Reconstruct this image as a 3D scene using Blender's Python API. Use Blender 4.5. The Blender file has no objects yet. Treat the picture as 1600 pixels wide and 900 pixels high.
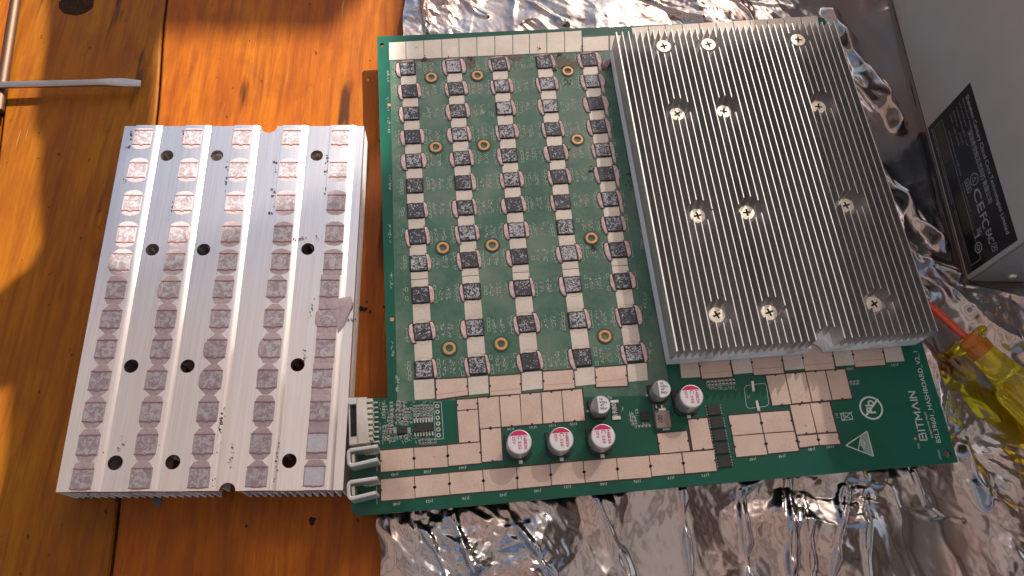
import bpy, bmesh, math, random
import numpy as np
from mathutils import Vector, noise as mnoise
random.seed(7)
S = bpy.context.scene
C = S.collection

# ------------------------------------------------------------------ camera, sky, sun, exposure
F_PX = 1230.93                                   # focal length in pixels of a 1600 px wide picture
RX, RY = 0.40095, -0.04824
CAM = np.array([0.02124, -0.12283, 0.35764])
def rmat(rx, ry):
    cx, sx, cy, sy = math.cos(rx), math.sin(rx), math.cos(ry), math.sin(ry)
    X = np.array([[1,0,0],[0,cx,-sx],[0,sx,cx]]); Y = np.array([[cy,0,sy],[0,1,0],[-sy,0,cy]])
    return Y @ X
RM = rmat(RX, RY)
cam = bpy.data.objects.new('camera', bpy.data.cameras.new('camera')); C.objects.link(cam)
cam.location = CAM; cam.rotation_euler = (RX, RY, 0)
cam.data.sensor_width = 36; cam.data.lens = F_PX * 36 / 1600
cam.data.clip_start = 0.01; cam.data.clip_end = 100
S.camera = cam

SUN = Vector((0.0085, 0.0130, 0.0135)).normalized()       # direction towards the sun
w = bpy.data.worlds.new('World'); S.world = w; w.use_nodes = True
wn = w.node_tree; bg = wn.nodes['Background']
sky = wn.nodes.new('ShaderNodeTexSky'); sky.sky_type = 'NISHITA'; sky.sun_disc = False
sky.sun_elevation = math.asin(SUN.z); sky.sun_rotation = math.atan2(SUN.x, SUN.y)
sky.dust_density = 4.0; sky.ozone_density = 0.4
wn.links.new(sky.outputs[0], bg.inputs[0]); bg.inputs[1].default_value = 0.07
sun = bpy.data.objects.new('sun', bpy.data.lights.new('sun', 'SUN')); C.objects.link(sun)
sun.data.energy = 4.3; sun.data.angle = math.radians(0.5); sun.data.color = (1.0, 0.95, 0.88)
sun.rotation_euler = SUN.to_track_quat('Z', 'Y').to_euler()
S.view_settings.view_transform = 'Standard'; S.view_settings.look = 'None'
S.view_settings.exposure = 1.2; S.view_settings.gamma = 1
S.cycles.max_bounces = 10; S.cycles.glossy_bounces = 8; S.cycles.diffuse_bounces = 5; S.cycles.transparent_max_bounces = 8

# ------------------------------------------------------------------ measuring helpers
def U(x, y, z=0.0):
    """world point on the level plane z seen at a place of the 1600x900 picture (used as a tape measure)"""
    d = RM @ np.array([(x-800)/F_PX, (450-y)/F_PX, -1.0]); t = (z-CAM[2])/d[2]
    return CAM + t*d
ZB = 0.014        # top of the circuit board
ZH = 0.0185       # face of the loose heatsink
ZF = 0.0345       # fin tops of the mounted heatsink
BT = 0.0927       # the board's turn on the table

# ------------------------------------------------------------------ materials
def mat(name):
    m = bpy.data.materials.new(name); m.use_nodes = True
    return m, m.node_tree, m.node_tree.nodes['Principled BSDF']
def N(t, kind, **kw):
    n = t.nodes.new('ShaderNode'+kind)
    for k, v in kw.items():
        if k.startswith('i_'):
            key = k[2:].replace('_', ' ')
            n.inputs[key].default_value = v
        else: setattr(n, k, v)
    return n
def ramp(t, fac, stops):
    r = N(t, 'ValToRGB'); e = r.color_ramp.elements
    while len(e) > 1: e.remove(e[0])
    e[0].position = stops[0][0]; e[0].color = (*stops[0][1], 1)
    for p, c in stops[1:]:
        q = e.new(p); q.color = (*c, 1)
    t.links.new(fac, r.inputs[0]); return r.outputs[0]
def g(v): return (v, v, v)
def mix(t, fac, a, b, mode='MIX'):
    n = N(t, 'Mix', data_type='RGBA', blend_type=mode)
    for sock, v in ((n.inputs[0], fac), (n.inputs[6], a), (n.inputs[7], b)):
        if isinstance(v, bpy.types.NodeSocket): t.links.new(v, sock)
        elif isinstance(v, tuple): sock.default_value = (*v, 1) if len(v) == 3 else v
        else: sock.default_value = v
    return n.outputs[2]
def coords(t, scale=(1,1,1), rot=(0,0,0), rnd=False, kind='Object'):
    tc = N(t, 'TexCoord'); mp = N(t, 'Mapping'); mp.inputs['Scale'].default_value = scale; mp.inputs['Rotation'].default_value = rot
    t.links.new(tc.outputs[kind], mp.inputs[0])
    if rnd:
        oi = N(t, 'ObjectInfo'); ml = N(t, 'Math', operation='MULTIPLY'); ml.inputs[1].default_value = 37.0
        t.links.new(oi.outputs['Random'], ml.inputs[0])
        ad = N(t, 'VectorMath', operation='ADD'); t.links.new(mp.outputs[0], ad.inputs[0]); t.links.new(ml.outputs[0], ad.inputs[1])
        return ad.outputs[0]
    return mp.outputs[0]
def nz(t, vec, scale, detail=4, rough=.55, dist=0):
    n = N(t, 'TexNoise'); n.inputs['Scale'].default_value = scale; n.inputs['Detail'].default_value = detail
    n.inputs['Roughness'].default_value = rough; n.inputs['Distortion'].default_value = dist
    t.links.new(vec, n.inputs['Vector']); return n.outputs['Fac']
def bump(t, p, h, strength, dist=0.0003):
    b = N(t, 'Bump'); b.inputs['Strength'].default_value = strength; b.inputs['Distance'].default_value = dist
    t.links.new(h, b.inputs['Height']); t.links.new(b.outputs[0], p.inputs['Normal']); return b
def simple(name, col, rough=.5, metal=0, coat=0, var=.12, scale=400, bmp=0, spec=.5):
    m, t, p = mat(name)
    v = coords(t); n = nz(t, v, scale)
    c = mix(t, ramp(t, n, [(.3, g(0)), (.7, g(1))]), tuple(x*(1-var) for x in col), tuple(min(1, x*(1+var)) for x in col))
    t.links.new(c, p.inputs['Base Color'])
    p.inputs['Roughness'].default_value = rough; p.inputs['Metallic'].default_value = metal
    p.inputs['Coat Weight'].default_value = coat; p.inputs['Coat Roughness'].default_value = .12
    p.inputs['Specular IOR Level'].default_value = spec
    if bmp: bump(t, p, n, bmp)
    return m

def wood_mat(name, hue):
    m, t, p = mat(name)
    v = coords(t, (1, .07, 1)); v2 = coords(t, (1, .25, 1)); v3 = coords(t, (1, .05, 1), kind='Object')
    big = nz(t, v2, 28, 3, .5, .6); grain = nz(t, v, 260, 6, .65, .4); fine = nz(t, v3, 1400, 3, .6)
    c = ramp(t, big, [(.22, tuple(a*b for a, b in zip((.35, .078, .008), hue))), (.5, tuple(a*b for a, b in zip((.44, .110, .006), hue))), (.8, tuple(a*b for a, b in zip((.55, .165, .009), hue)))])
    c = mix(t, ramp(t, grain, [(.32, g(.85)), (.58, g(0))]), c, tuple(a*b for a, b in zip((.26, .050, .007), hue)))
    c = mix(t, ramp(t, fine, [(.3, g(.3)), (.62, g(0))]), c, (.19, .036, .006))
    cr = nz(t, coords(t, (1, .12, 1)), 95, 3, .5, .2)          # dark cracks along the grain
    c = mix(t, ramp(t, cr, [(.26, g(.9)), (.33, g(0))]), c, (.035, .012, .004))
    sp = nz(t, coords(t, (1, .6, 1)), 330, 2, .5)               # grime specks
    c = mix(t, ramp(t, sp, [(.23, g(.85)), (.29, g(0))]), c, (.03, .013, .006))
    bl = nz(t, coords(t, (1, .55, 1), (0, 0, .1)), 48, 5, .65, .5)  # blotchy stain
    c = mix(t, ramp(t, bl, [(.50, g(0)), (.72, g(.5))]), c, (.20, .045, .008))
    sc = nz(t, coords(t, (1, .3, 1), (0, 0, .25)), 210, 2, .5)   # pale scuffs
    c = mix(t, ramp(t, sc, [(.80, g(0)), (.86, g(.35))]), c, (.55, .38, .22))
    s2 = nz(t, coords(t, (1, .035, 1), (0, 0, .03)), 620, 2, .5)   # fine pale scratches
    c = mix(t, ramp(t, s2, [(.72, g(0)), (.77, g(.45))]), c, (.62, .33, .12))
    c = mix(t, 1.0, c, (.80, .85, .78), 'MULTIPLY')
    t.links.new(c, p.inputs['Base Color'])
    p.inputs['Roughness'].default_value = .42; p.inputs['Coat Weight'].default_value = .03; p.inputs['Coat Roughness'].default_value = .25; p.inputs['Specular IOR Level'].default_value = .14
    bump(t, p, mix(t, .4, grain, fine), .8, .00025)
    return m

M_wood = [wood_mat('varnished_wood_%s' % n, h) for n, h in (('amber', (1.0, 1.1, 1.0)), ('brown', (.78, 1.0, .9)), ('orange', (1.0, 1.0, 1.0)), ('red', (.90, .78, 1.2)))]
M_knot = simple('wood_knot', (.030, .012, .006), .8, var=.6, scale=700, bmp=.5, spec=.1)

def brushed(name, col, rough, streak=.1, aniso=.5, metal=1, dirt=False):
    m, t, p = mat(name)
    st = nz(t, coords(t, (1, .012, 1), (0, 0, -.026)), 1500, 4, .6)
    blot = nz(t, coords(t, (1, .6, 1)), 60, 3)
    c = mix(t, ramp(t, st, [(.3, g(0)), (.7, g(1))]), tuple(x*.9 for x in col), tuple(min(1, x*1.06) for x in col))
    if dirt:
        dn = nz(t, coords(t, (1, .16, 1), (0, 0, -BT)), 75, 3, .5)
        d3 = nz(t, coords(t, (1, .03, 1), (0, 0, -BT)), 95, 2, .5); c = mix(t, ramp(t, d3, [(.50, g(0)), (.66, g(.35))]), c, (.26, .235, .215))
        c = mix(t, ramp(t, dn, [(.50, g(0)), (.66, g(.5))]), c, (.25, .205, .17))
    t.links.new(c, p.inputs['Base Color']); p.inputs['Metallic'].default_value = metal
    mr = N(t, 'MapRange'); mr.inputs['To Min'].default_value = rough-streak; mr.inputs['To Max'].default_value = rough+streak
    t.links.new(mix(t, .4, st, blot), mr.inputs[0]); t.links.new(mr.outputs[0], p.inputs['Roughness'])
    p.inputs['Anisotropic'].default_value = aniso
    tg = N(t, 'Tangent', direction_type='RADIAL', axis='Z')
    bump(t, p, st, .02, .0001)
    return m
M_alu = brushed('brushed_aluminium', (.97, .90, .875), .28, .02, 0)
M_fin = brushed('extruded_aluminium', (.90, .875, .865), .55, .06, 0, .08, True)
M_fintop = simple('bright_cut_aluminium', (.66, .64, .625), .45, 1, var=.1, scale=700)

def pcb_mat():
    m, t, p = mat('green_solder_mask')
    v = coords(t, (1, 1, 1), (0, 0, -BT))
    br = N(t, 'TexBrick'); br.inputs['Scale'].default_value = 60; br.inputs['Mortar Size'].default_value = .02
    t.links.new(v, br.inputs['Vector'])
    big = nz(t, v, 22, 3)
    c = mix(t, ramp(t, big, [(.35, g(0)), (.65, g(1))]), (.0015, .070, .042), (.0025, .105, .064))
    t.links.new(c, p.inputs['Base Color']); p.inputs['Roughness'].default_value = .35; p.inputs['Specular IOR Level'].default_value = .3; p.inputs['Coat Weight'].default_value = .12; p.inputs['Coat Roughness'].default_value = .15
    return m
M_pcb = pcb_mat()
M_pcbedge = simple('board_edge', (.16, .20, .11), .7)
def film_mat():
    m, t, p = mat('dull_flux_haze')
    v = coords(t); a = nz(t, v, 35, 4, .6, .5); b = nz(t, v, 420, 3)
    c = ramp(t, a, [(.3, (.014, .095, .056)), (.48, (.032, .125, .076)), (.72, (.15, .21, .145))])
    c = mix(t, ramp(t, b, [(.35, g(0)), (.75, g(.30))]), c, (.20, .20, .14))
    t.links.new(c, p.inputs['Base Color']); p.inputs['Roughness'].default_value = .38; p.inputs['Coat Weight'].default_value = .15
    return m
M_film = film_mat()
M_filmedge = simple('haze_border', (.13, .16, .11), .5)
M_scorch = simple('brown_scorch', (.10, .075, .04), .5, var=.5, scale=500)

def pad_mat(name, c0, c1, metal=.35, rough=.45):
    m, t, p = mat(name)
    v = coords(t, rnd=True, scale=(1, 1, 1)); a = nz(t, v, 90, 3); b = nz(t, v, 2600, 2)
    c = mix(t, ramp(t, a, [(.3, g(0)), (.7, g(1))]), c0, c1)
    c = mix(t, ramp(t, b, [(.35, g(.35)), (.55, g(0))]), c, tuple(x*.6 for x in c0))
    st = nz(t, v, 260, 2)
    c = mix(t, ramp(t, st, [(.22, g(.6)), (.27, g(0))]), c, (.16, .10, .08))
    t.links.new(c, p.inputs['Base Color']); p.inputs['Roughness'].default_value = rough; p.inputs['Metallic'].default_value = metal
    bump(t, p, b, .5, .0001)
    return m
M_pad = pad_mat('coppery_tinned_pad', (.60, .435, .345), (.70, .53, .435))
M_tin = pad_mat('pale_tinned_pad', (.60, .51, .425), (.72, .625, .53), .25)
M_paddark = simple('pad_gap', (.055, .03, .022), .7)

def chip_mat():
    m, t, p = mat('chip_with_dried_paste')
    v = coords(t, rnd=True); oi = N(t, 'ObjectInfo')
    a = nz(t, v, 620, 5, .68, 1.4); b = nz(t, v, 2200, 3, .6)
    tt = N(t, 'Math', operation='MULTIPLY_ADD'); tt.inputs[1].default_value = .13; tt.inputs[2].default_value = -.075
    t.links.new(oi.outputs['Random'], tt.inputs[0])
    s = N(t, 'Math', operation='ADD'); t.links.new(a, s.inputs[0]); t.links.new(tt.outputs[0], s.inputs[1])
    s2 = N(t, 'Math', operation='MULTIPLY_ADD'); s2.inputs[1].default_value = .22; t.links.new(b, s2.inputs[0]); t.links.new(s.outputs[0], s2.inputs[2])
    paste = ramp(t, s2.outputs[0], [(.625, g(0)), (.665, g(1))])
    tc = N(t, 'TexCoord'); sx = N(t, 'SeparateXYZ'); t.links.new(tc.outputs['Object'], sx.inputs[0])
    ax = N(t, 'Math', operation='ABSOLUTE'); ay = N(t, 'Math', operation='ABSOLUTE'); mx = N(t, 'Math', operation='MAXIMUM')
    t.links.new(sx.outputs[0], ax.inputs[0]); t.links.new(sx.outputs[1], ay.inputs[0]); t.links.new(ax.outputs[0], mx.inputs[0]); t.links.new(ay.outputs[0], mx.inputs[1])
    wob = N(t, 'Math', operation='MULTIPLY_ADD'); wob.inputs[1].default_value = .0012; t.links.new(a, wob.inputs[0]); t.links.new(mx.outputs[0], wob.inputs[2])
    edge = ramp(t, None or N_map(t, wob.outputs[0], .0040, .0044), [(0, g(0)), (1, g(1))])
    c = mix(t, paste, mix(t, b, (.012, .013, .02), (.05, .05, .065)), mix(t, b, (.40, .38, .40), (.60, .57, .58)))
    c = mix(t, edge, c, (.012, .010, .012))
    t.links.new(c, p.inputs['Base Color']); p.inputs['Roughness'].default_value = .45
    bump(t, p, paste, .4, .0001)
    return m
def N_map(t, sock, a, b):
    mr = N(t, 'MapRange'); mr.inputs['From Min'].default_value = a; mr.inputs['From Max'].default_value = b
    t.links.new(sock, mr.inputs[0]); return mr.outputs[0]
M_chip = chip_mat()
M_black = simple('black_epoxy', (.02, .018, .02), .5, var=.3, scale=1500)
M_paste = simple('pink_thermal_paste', (.72, .49, .46), .6, var=.18, scale=900, bmp=.7)
M_paste2 = simple('spread_pink_paste', (.46, .345, .34), .55, var=.14, scale=500, bmp=.4)
M_ridge = simple('paste_ridge', (.33, .17, .17), .6, var=.3, scale=900)
M_crumb = simple('dark_grime', (.045, .03, .025), .7, var=.5, scale=900, bmp=.6)
def imprint_mat():
    m, t, p = mat('chip_imprint_in_paste')
    v = coords(t, rnd=True); a = nz(t, v, 450, 5, .65, .8); b = nz(t, v, 1900, 3)
    q = N(t, 'Math', operation='MULTIPLY_ADD'); q.inputs[1].default_value = .3; t.links.new(b, q.inputs[0]); t.links.new(a, q.inputs[2])
    c = ramp(t, q.outputs[0], [(.55, (.33, .25, .255)), (.64, (.37, .30, .31)), (.70, (.52, .47, .48))])
    t.links.new(c, p.inputs['Base Color']); p.inputs['Roughness'].default_value = .42; p.inputs['Metallic'].default_value = .25
    bump(t, p, q.outputs[0], .7, .00015)
    return m
M_imprint = imprint_mat()
M_pale = simple('wiped_pale_residue', (.60, .57, .60), .4, .3, var=.1, scale=700)
M_brass = simple('brass_ring', (.62, .32, .15), .38, .5, var=.12)
M_ringmask = simple('dark_green_ring', (.008, .075, .045), .3)
M_hole = simple('dark_hole', (.012, .010, .010), .8)
M_silk = simple('white_silkscreen', (.55, .60, .55), .6, var=.08)
M_silkdim = simple('worn_silkscreen', (.48, .52, .43), .6, var=.2, scale=700)
M_silkred = simple('copper_via', (.42, .22, .15), .5, .3)
M_capmetal = simple('capacitor_can', (.62, .58, .54), .38, .75, var=.05)
M_captop = simple('capacitor_white_top', (.74, .70, .70), .42, .1, var=.03)
M_capgrey = simple('capacitor_grey_mark', (.20, .18, .19), .45, .3)
M_mag = simple('magenta_print', (.55, .008, .095), .45, var=.05)
M_ink = simple('black_ink', (.03, .03, .035), .5)
M_solder = simple('solder', (.68, .66, .62), .3, .9)
M_steel = brushed('plated_steel', (.74, .70, .64), .38, .08, 0, .6)
M_screw = simple('nickel_screw', (.78, .70, .58), .4, .7, var=.2, scale=800, bmp=.3)
M_ivory = simple('ivory_nylon', (.66, .60, .50), .5, var=.05)
M_ferrite = simple('grey_ferrite', (.27, .185, .165), .55, var=.12)
M_resist = simple('resistor_black', (.03, .028, .028), .4)
M_caprc = simple('ceramic_brown', (.20, .085, .05), .5)
M_box = simple('grey_painted_steel', (.49, .44, .395), .5, .0, var=.04, scale=60, bmp=.05)
M_box2 = simple('galvanised_steel', (.42, .40, .38), .42, .6, var=.06, scale=90)
M_label = simple('black_label', (.012, .011, .012), .35, var=.1)
M_labeltext = simple('label_print', (.42, .41, .40), .5)
M_labelgold = simple('label_gold_panel', (.055, .048, .025), .45, var=.4, scale=900)
M_rod = brushed('worn_steel_rod', (.16, .095, .065), .6, .1, 0)
M_blade = simple('dull_blade_steel', (.50, .45, .42), .30, 1, var=.06)

def foil_mat():
    m, t, p = mat('metallised_antistatic_film')
    v = coords(t); a = nz(t, v, 26, 3, .5, .6); b = nz(t, v, 230, 4, .6, .8); d = nz(t, v, 55, 4, .6, 1.5)
    c = mix(t, ramp(t, a, [(.42, g(0)), (.56, g(1))]), (.49, .385, .355), (.44, .415, .41))
    t.links.new(c, p.inputs['Base Color']); p.inputs['Metallic'].default_value = 1
    p.inputs['Roughness'].default_value = .19
    wv = N(t, 'VectorMath', operation='MULTIPLY_ADD'); nc = N(t, 'TexNoise'); nc.inputs['Scale'].default_value = 70; nc.inputs['Detail'].default_value = 2; t.links.new(v, nc.inputs['Vector'])
    t.links.new(nc.outputs['Color'], wv.inputs[0]); wv.inputs[1].default_value = (.012, .012, 0); t.links.new(v, wv.inputs[2])
    hs_ = []
    for sc_, rot_ in ((75, 0), (190, .6)):
        mp = N(t, 'Mapping'); mp.inputs['Rotation'].default_value = (0, 0, rot_); mp.inputs['Scale'].default_value = (1, .62, 1); t.links.new(wv.outputs[0], mp.inputs[0])
        vo = N(t, 'TexVoronoi', feature='F1'); vo.inputs['Scale'].default_value = sc_; t.links.new(mp.outputs[0], vo.inputs['Vector'])
        hs_.append(vo.outputs['Distance'])
    a1 = N(t, 'Math', operation='MULTIPLY_ADD'); t.links.new(hs_[1], a1.inputs[0]); a1.inputs[1].default_value = .35; t.links.new(hs_[0], a1.inputs[2])
    a2 = N(t, 'Math', operation='MULTIPLY_ADD'); t.links.new(b, a2.inputs[0]); a2.inputs[1].default_value = .22; t.links.new(a1.outputs[0], a2.inputs[2])
    a3 = N(t, 'Math', operation='MULTIPLY'); t.links.new(a2.outputs[0], a3.inputs[0]); at = N(t, 'Attribute', attribute_name='crumple'); t.links.new(at.outputs['Fac'], a3.inputs[1])
    bump(t, p, a3.outputs[0], .18, .0014)
    return m
M_foil = foil_mat()
def glassy(name, col, rough=.08, tr=.85):
    m, t, p = mat(name)
    p.inputs['Base Color'].default_value = (*col, 1); p.inputs['Roughness'].default_value = rough
    p.inputs['Transmission Weight'].default_value = tr; p.inputs['IOR'].default_value = 1.47
    n = nz(t, coords(t), 120, 3); bump(t, p, n, .12, .0004)
    return m
M_yellow = glassy('clear_yellow_acetate', (.93, .74, .02), .05, .85)
M_redclear = glassy('clear_red_sleeve', (.85, .02, .008), .12, .2)
M_red = simple('red_shaft_sleeve', (.72, .060, .010), .25, 0, .6, var=.08)

# ------------------------------------------------------------------ building helpers
class MB:
    """collects faces in world coordinates, builds ONE mesh object"""
    def __init__(s): s.v = []; s.f = []; s.m = []
    def poly(s, pts, mi=0):
        i = len(s.v); s.v += [tuple(map(float, p)) for p in pts]; s.f.append(tuple(range(i, i+len(pts)))); s.m.append(mi)
    def prism(s, pts, z0, z1, mi=0, mtop=None, bottom=True, bev=0):
        """pts: counter-clockwise xy outline"""
        n = len(pts); i = len(s.v)
        rings = [(pts, z0)]
        if bev:
            cx = sum(p[0] for p in pts)/n; cy = sum(p[1] for p in pts)/n
            r = max(1e-9, sum(math.hypot(p[0]-cx, p[1]-cy) for p in pts)/n); k = 1-bev/r*1.2
            rings += [(pts, z1-bev), ([(cx+(p[0]-cx)*k, cy+(p[1]-cy)*k) for p in pts], z1)]
        else: rings += [(pts, z1)]
        for q, z in rings: s.v += [(float(p[0]), float(p[1]), z) for p in q]
        for r_ in range(len(rings)-1):
            for k in range(n):
                a = i+r_*n+k; b = i+r_*n+(k+1) % n
                s.f.append((a, b, b+n, a+n)); s.m.append(mi)
        s.f.append(tuple(i+(len(rings)-1)*n+k for k in range(n))); s.m.append(mi if mtop is None else mtop)
        if bottom: s.f.append(tuple(i+k for k in reversed(range(n)))); s.m.append(mi)
    def box(s, c, sx, sy, z0, z1, rot=0, mi=0, mtop=None, bev=0):
        s.prism(rect(c[0], c[1], sx, sy, rot), z0, z1, mi, mtop, True, bev)
    def lathe(s, c, prof, n=32, mi=None, sx=1, sy=1):
        """prof: list of (radius, z) going up; mi: material index per band"""
        i = len(s.v)
        for r, z in prof:
            for k in range(n):
                a = 2*math.pi*k/n; s.v.append((c[0]+r*sx*math.cos(a), c[1]+r*sy*math.sin(a), z))
        for j in range(len(prof)-1):
            for k in range(n):
                a = i+j*n+k; b = i+j*n+(k+1) % n
                s.f.append((a, b, b+n, a+n)); s.m.append(mi[j] if mi else 0)
        s.f.append(tuple(i+(len(prof)-1)*n+k for k in range(n))); s.m.append(mi[-1] if mi else 0)
    def tube(s, a, b, ra, rb=None, n=20, mi=0, caps=True, sides=None):
        rb = ra if rb is None else rb
        a = Vector(a); b = Vector(b); d = (b-a).normalized()
        x = d.cross(Vector((0, 0, 1))); x = x.normalized() if x.length > 1e-4 else Vector((1, 0, 0)); y = d.cross(x)
        i = len(s.v)
        for c, r in ((a, ra), (b, rb)):
            for k in range(n):
                t = 2*math.pi*k/n; s.v.append(tuple(c+x*(r*math.cos(t))+y*(r*math.sin(t))))
        for k in range(n): s.f.append((i+k, i+n+k, i+n+(k+1) % n, i+(k+1) % n)); s.m.append(mi)
        if caps: s.f.append(tuple(i+k for k in range(n))); s.f.append(tuple(i+n+k for k in reversed(range(n)))); s.m += [mi, mi]
    def bar(s, p, q, wd, z, mi=0):
        """flat stroke on a level plane"""
        d = np.array([q[0]-p[0], q[1]-p[1]], float); L = np.linalg.norm(d)
        if L < 1e-9: return
        d /= L; n = np.array([-d[1], d[0]])*wd/2
        s.poly([(p[0]-n[0], p[1]-n[1], z), (q[0]-n[0], q[1]-n[1], z), (q[0]+n[0], q[1]+n[1], z), (p[0]+n[0], p[1]+n[1], z)][::1], mi)
    def build(s, name, mats, parent=None, origin=None, smooth=False, sharp=35):
        me = bpy.data.meshes.new(name)
        o0 = Vector(origin) if origin is not None else (wloc(parent) if parent else Vector((0, 0, 0)))
        me.from_pydata([tuple(Vector(v)-o0) for v in s.v], [], s.f)
        for m in (mats if isinstance(mats, (list, tuple)) else [mats]): me.materials.append(m)
        me.polygons.foreach_set('material_index', s.m)
        bm = bmesh.new(); bm.from_mesh(me); bmesh.ops.recalc_face_normals(bm, faces=bm.faces) if smooth else None
        if smooth: bm.to_mesh(me)
        bm.free()
        if smooth:
            me.shade_smooth()
            try: me.set_sharp_from_angle(angle=math.radians(sharp))
            except Exception: pass
        return link(name, me, parent, o0)
WL = {}
def wloc(o): return WL[o.name]
def link(name, me, parent, o0):
    o = bpy.data.objects.new(name, me); C.objects.link(o)
    WL[o.name] = Vector(o0)
    if parent: o.parent = parent; o.location = Vector(o0)-wloc(parent)
    else: o.location = o0
    return o
def tag(o, label, cat=None, group=None, kind=None):
    if label: o['label'] = label
    if cat: o['category'] = cat
    if group: o['group'] = group
    if kind: o['kind'] = kind
    return o
def thing(name, loc, label, cat, group=None):
    o = bpy.data.objects.new(name, None); C.objects.link(o); o.location = loc; o.empty_display_size = .01
    WL[o.name] = Vector(loc)
    return tag(o, label, cat, group)
def place(src, parent, wpos, rot=0, scale=None):
    """a copy of a part (shared mesh) at a world position"""
    o = src.copy(); C.objects.link(o); o.parent = parent
    WL[o.name] = Vector(wpos); o.location = Vector(wpos)-wloc(parent); o.rotation_euler = (0, 0, rot)
    if scale: o.scale = scale
    return o
def rect(cx, cy, sx, sy, rot=0):
    c, s_ = math.cos(rot), math.sin(rot)
    return [(cx+c*x-s_*y, cy+s_*x+c*y) for x, y in ((-sx/2, -sy/2), (sx/2, -sy/2), (sx/2, sy/2), (-sx/2, sy/2))]
def quad(pts, z):      # picture TL,TR,BR,BL -> counter-clockwise xy outline
    q = [U(x, y, z)[:2] for x, y in pts]
    return [q[3], q[2], q[1], q[0]]
def rot2(p, a): return (p[0]*math.cos(a)-p[1]*math.sin(a), p[0]*math.sin(a)+p[1]*math.cos(a))
def text_into(mb, s, O, EX, EY, W, H, mi=0, bold=0, wscale=1):
    """lettering as flat faces: O start of the baseline, EX/EY unit vectors, W total width (None = natural), H capital height"""
    cu = bpy.data.curves.new('t', 'FONT'); cu.body = s; cu.size = 1; cu.fill_mode = 'FRONT'; cu.offset = bold; cu.resolution_u = 3
    ob = bpy.data.objects.new('t', cu); C.objects.link(ob)
    dg = bpy.context.evaluated_depsgraph_get(); me = bpy.data.meshes.new_from_object(ob.evaluated_get(dg))
    if len(me.vertices):
        co = np.array([v.co[:] for v in me.vertices]); x0, x1 = co[:, 0].min(), co[:, 0].max()
        sy = H/.69; sx = W/(x1-x0) if W else sy*wscale
        O = np.array(O, float); EX = np.array(EX, float); EY = np.array(EY, float)
        i = len(mb.v)
        for c in co: mb.v.append(tuple(O+EX*((c[0]-x0)*sx)+EY*(c[1]*sy)))
        for f in me.polygons: mb.f.append(tuple(i+k for k in f.vertices)); mb.m.append(mi)
    bpy.data.objects.remove(ob); bpy.data.curves.remove(cu); bpy.data.meshes.remove(me)
def text_px(mb, s, p0, p1, H, z, **k):
    a = U(*p0, z); b = U(*p1, z); d = b-a; W = np.linalg.norm(d); d = d/W
    text_into(mb, s, a, d, (-d[1], d[0], 0), W, H, **k)
def blob_into(mb, outline, z, h, seed, mi=0, nz_=.25):
    """soft low mound over an outline"""
    n = len(outline); cx = sum(p[0] for p in outline)/n; cy = sum(p[1] for p in outline)/n
    rng = random.Random(seed); i = len(mb.v)
    prof = ((1, 0), (.93, .55), (.78, .95), (.5, 1.0), (.2, .9))
    for k, hh in prof:
        for p in outline:
            zz = z+h*hh*(1+(rng.random()-.5)*nz_*2*(hh > 0))
            mb.v.append((cx+(p[0]-cx)*k, cy+(p[1]-cy)*k, zz))
    for j in range(len(prof)-1):
        for q in range(n): a = i+j*n+q; b = i+j*n+(q+1) % n; mb.f.append((a, b, b+n, a+n)); mb.m.append(mi)
    mb.f.append(tuple(i+(len(prof)-1)*n+q for q in range(n))); mb.m.append(mi)

# ------------------------------------------------------------------ the place: ground, and unseen shade pieces added overhead
mb = MB(); mb.poly([(-9, -9, -.75), (9, -9, -.75), (9, 9, -.75), (-9, 9, -.75)])
tag(mb.build('ground', simple('pale_paving', (.34, .28, .24), .8, var=.2, scale=3)), None, kind='structure')

def canopy_mat():
    m, t, p = mat('translucent_pink_sheeting')
    t.nodes.remove(p); out = t.nodes['Material Output']
    rib = N(t, 'TexWave'); rib.inputs['Scale'].default_value = 4; rib.inputs['Distortion'].default_value = .6; t.links.new(coords(t), rib.inputs['Vector'])
    c = mix(t, rib.outputs['Fac'], (.36, .322, .303), (.43, .386, .366))
    tr = N(t, 'BsdfTranslucent'); df = N(t, 'BsdfDiffuse'); tp = N(t, 'BsdfTransparent')
    t.links.new(c, tr.inputs[0]); t.links.new(c, df.inputs[0])
    m1 = N(t, 'MixShader'); m1.inputs[0].default_value = .5; t.links.new(tr.outputs[0], m1.inputs[1]); t.links.new(df.outputs[0], m1.inputs[2])
    m2 = N(t, 'MixShader'); m2.inputs[0].default_value = .085; t.links.new(m1.outputs[0], m2.inputs[1]); t.links.new(tp.outputs[0], m2.inputs[2])
    t.links.new(m2.outputs[0], out.inputs[0]); return m
ZC = 1.3
def up_sun(p, z):        # from a table point towards the sun, to height z
    k = (z-p[2])/SUN.z; return (p[0]+SUN.x*k, p[1]+SUN.y*k)
def edge_pt(x, y, z): p = U(x, y, z); return up_sun(p, ZC)
e1 = edge_pt(165, 430, ZH); e2 = edge_pt(300, 372, ZH); e3 = edge_pt(530, 285, ZH); e4 = edge_pt(598, 250, ZB); e5 = edge_pt(622, 40, ZB)
d0 = np.array(e1)-np.array(e3); d0 /= np.linalg.norm(d0); d1 = np.array(e5)-np.array(e4); d1 /= np.linalg.norm(d1)
outl = [edge_pt(120, 500, 0), edge_pt(60, 900, 0), (.56, .60), (-2.4, .60), (-2.4, -1.6), (2.6, -1.6), (2.6, 1.9), tuple(np.array(e5)+d1*.9), e5, e4, e3, e2, e1]
mb = MB(); mb.poly([(*p, ZC) for p in outl])  # unseen sheet added overhead, its edge laid out from the wanted shade line
tag(mb.build('veranda_canopy', canopy_mat()), 'pink translucent veranda canopy overhead that shades the table', 'canopy')

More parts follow.
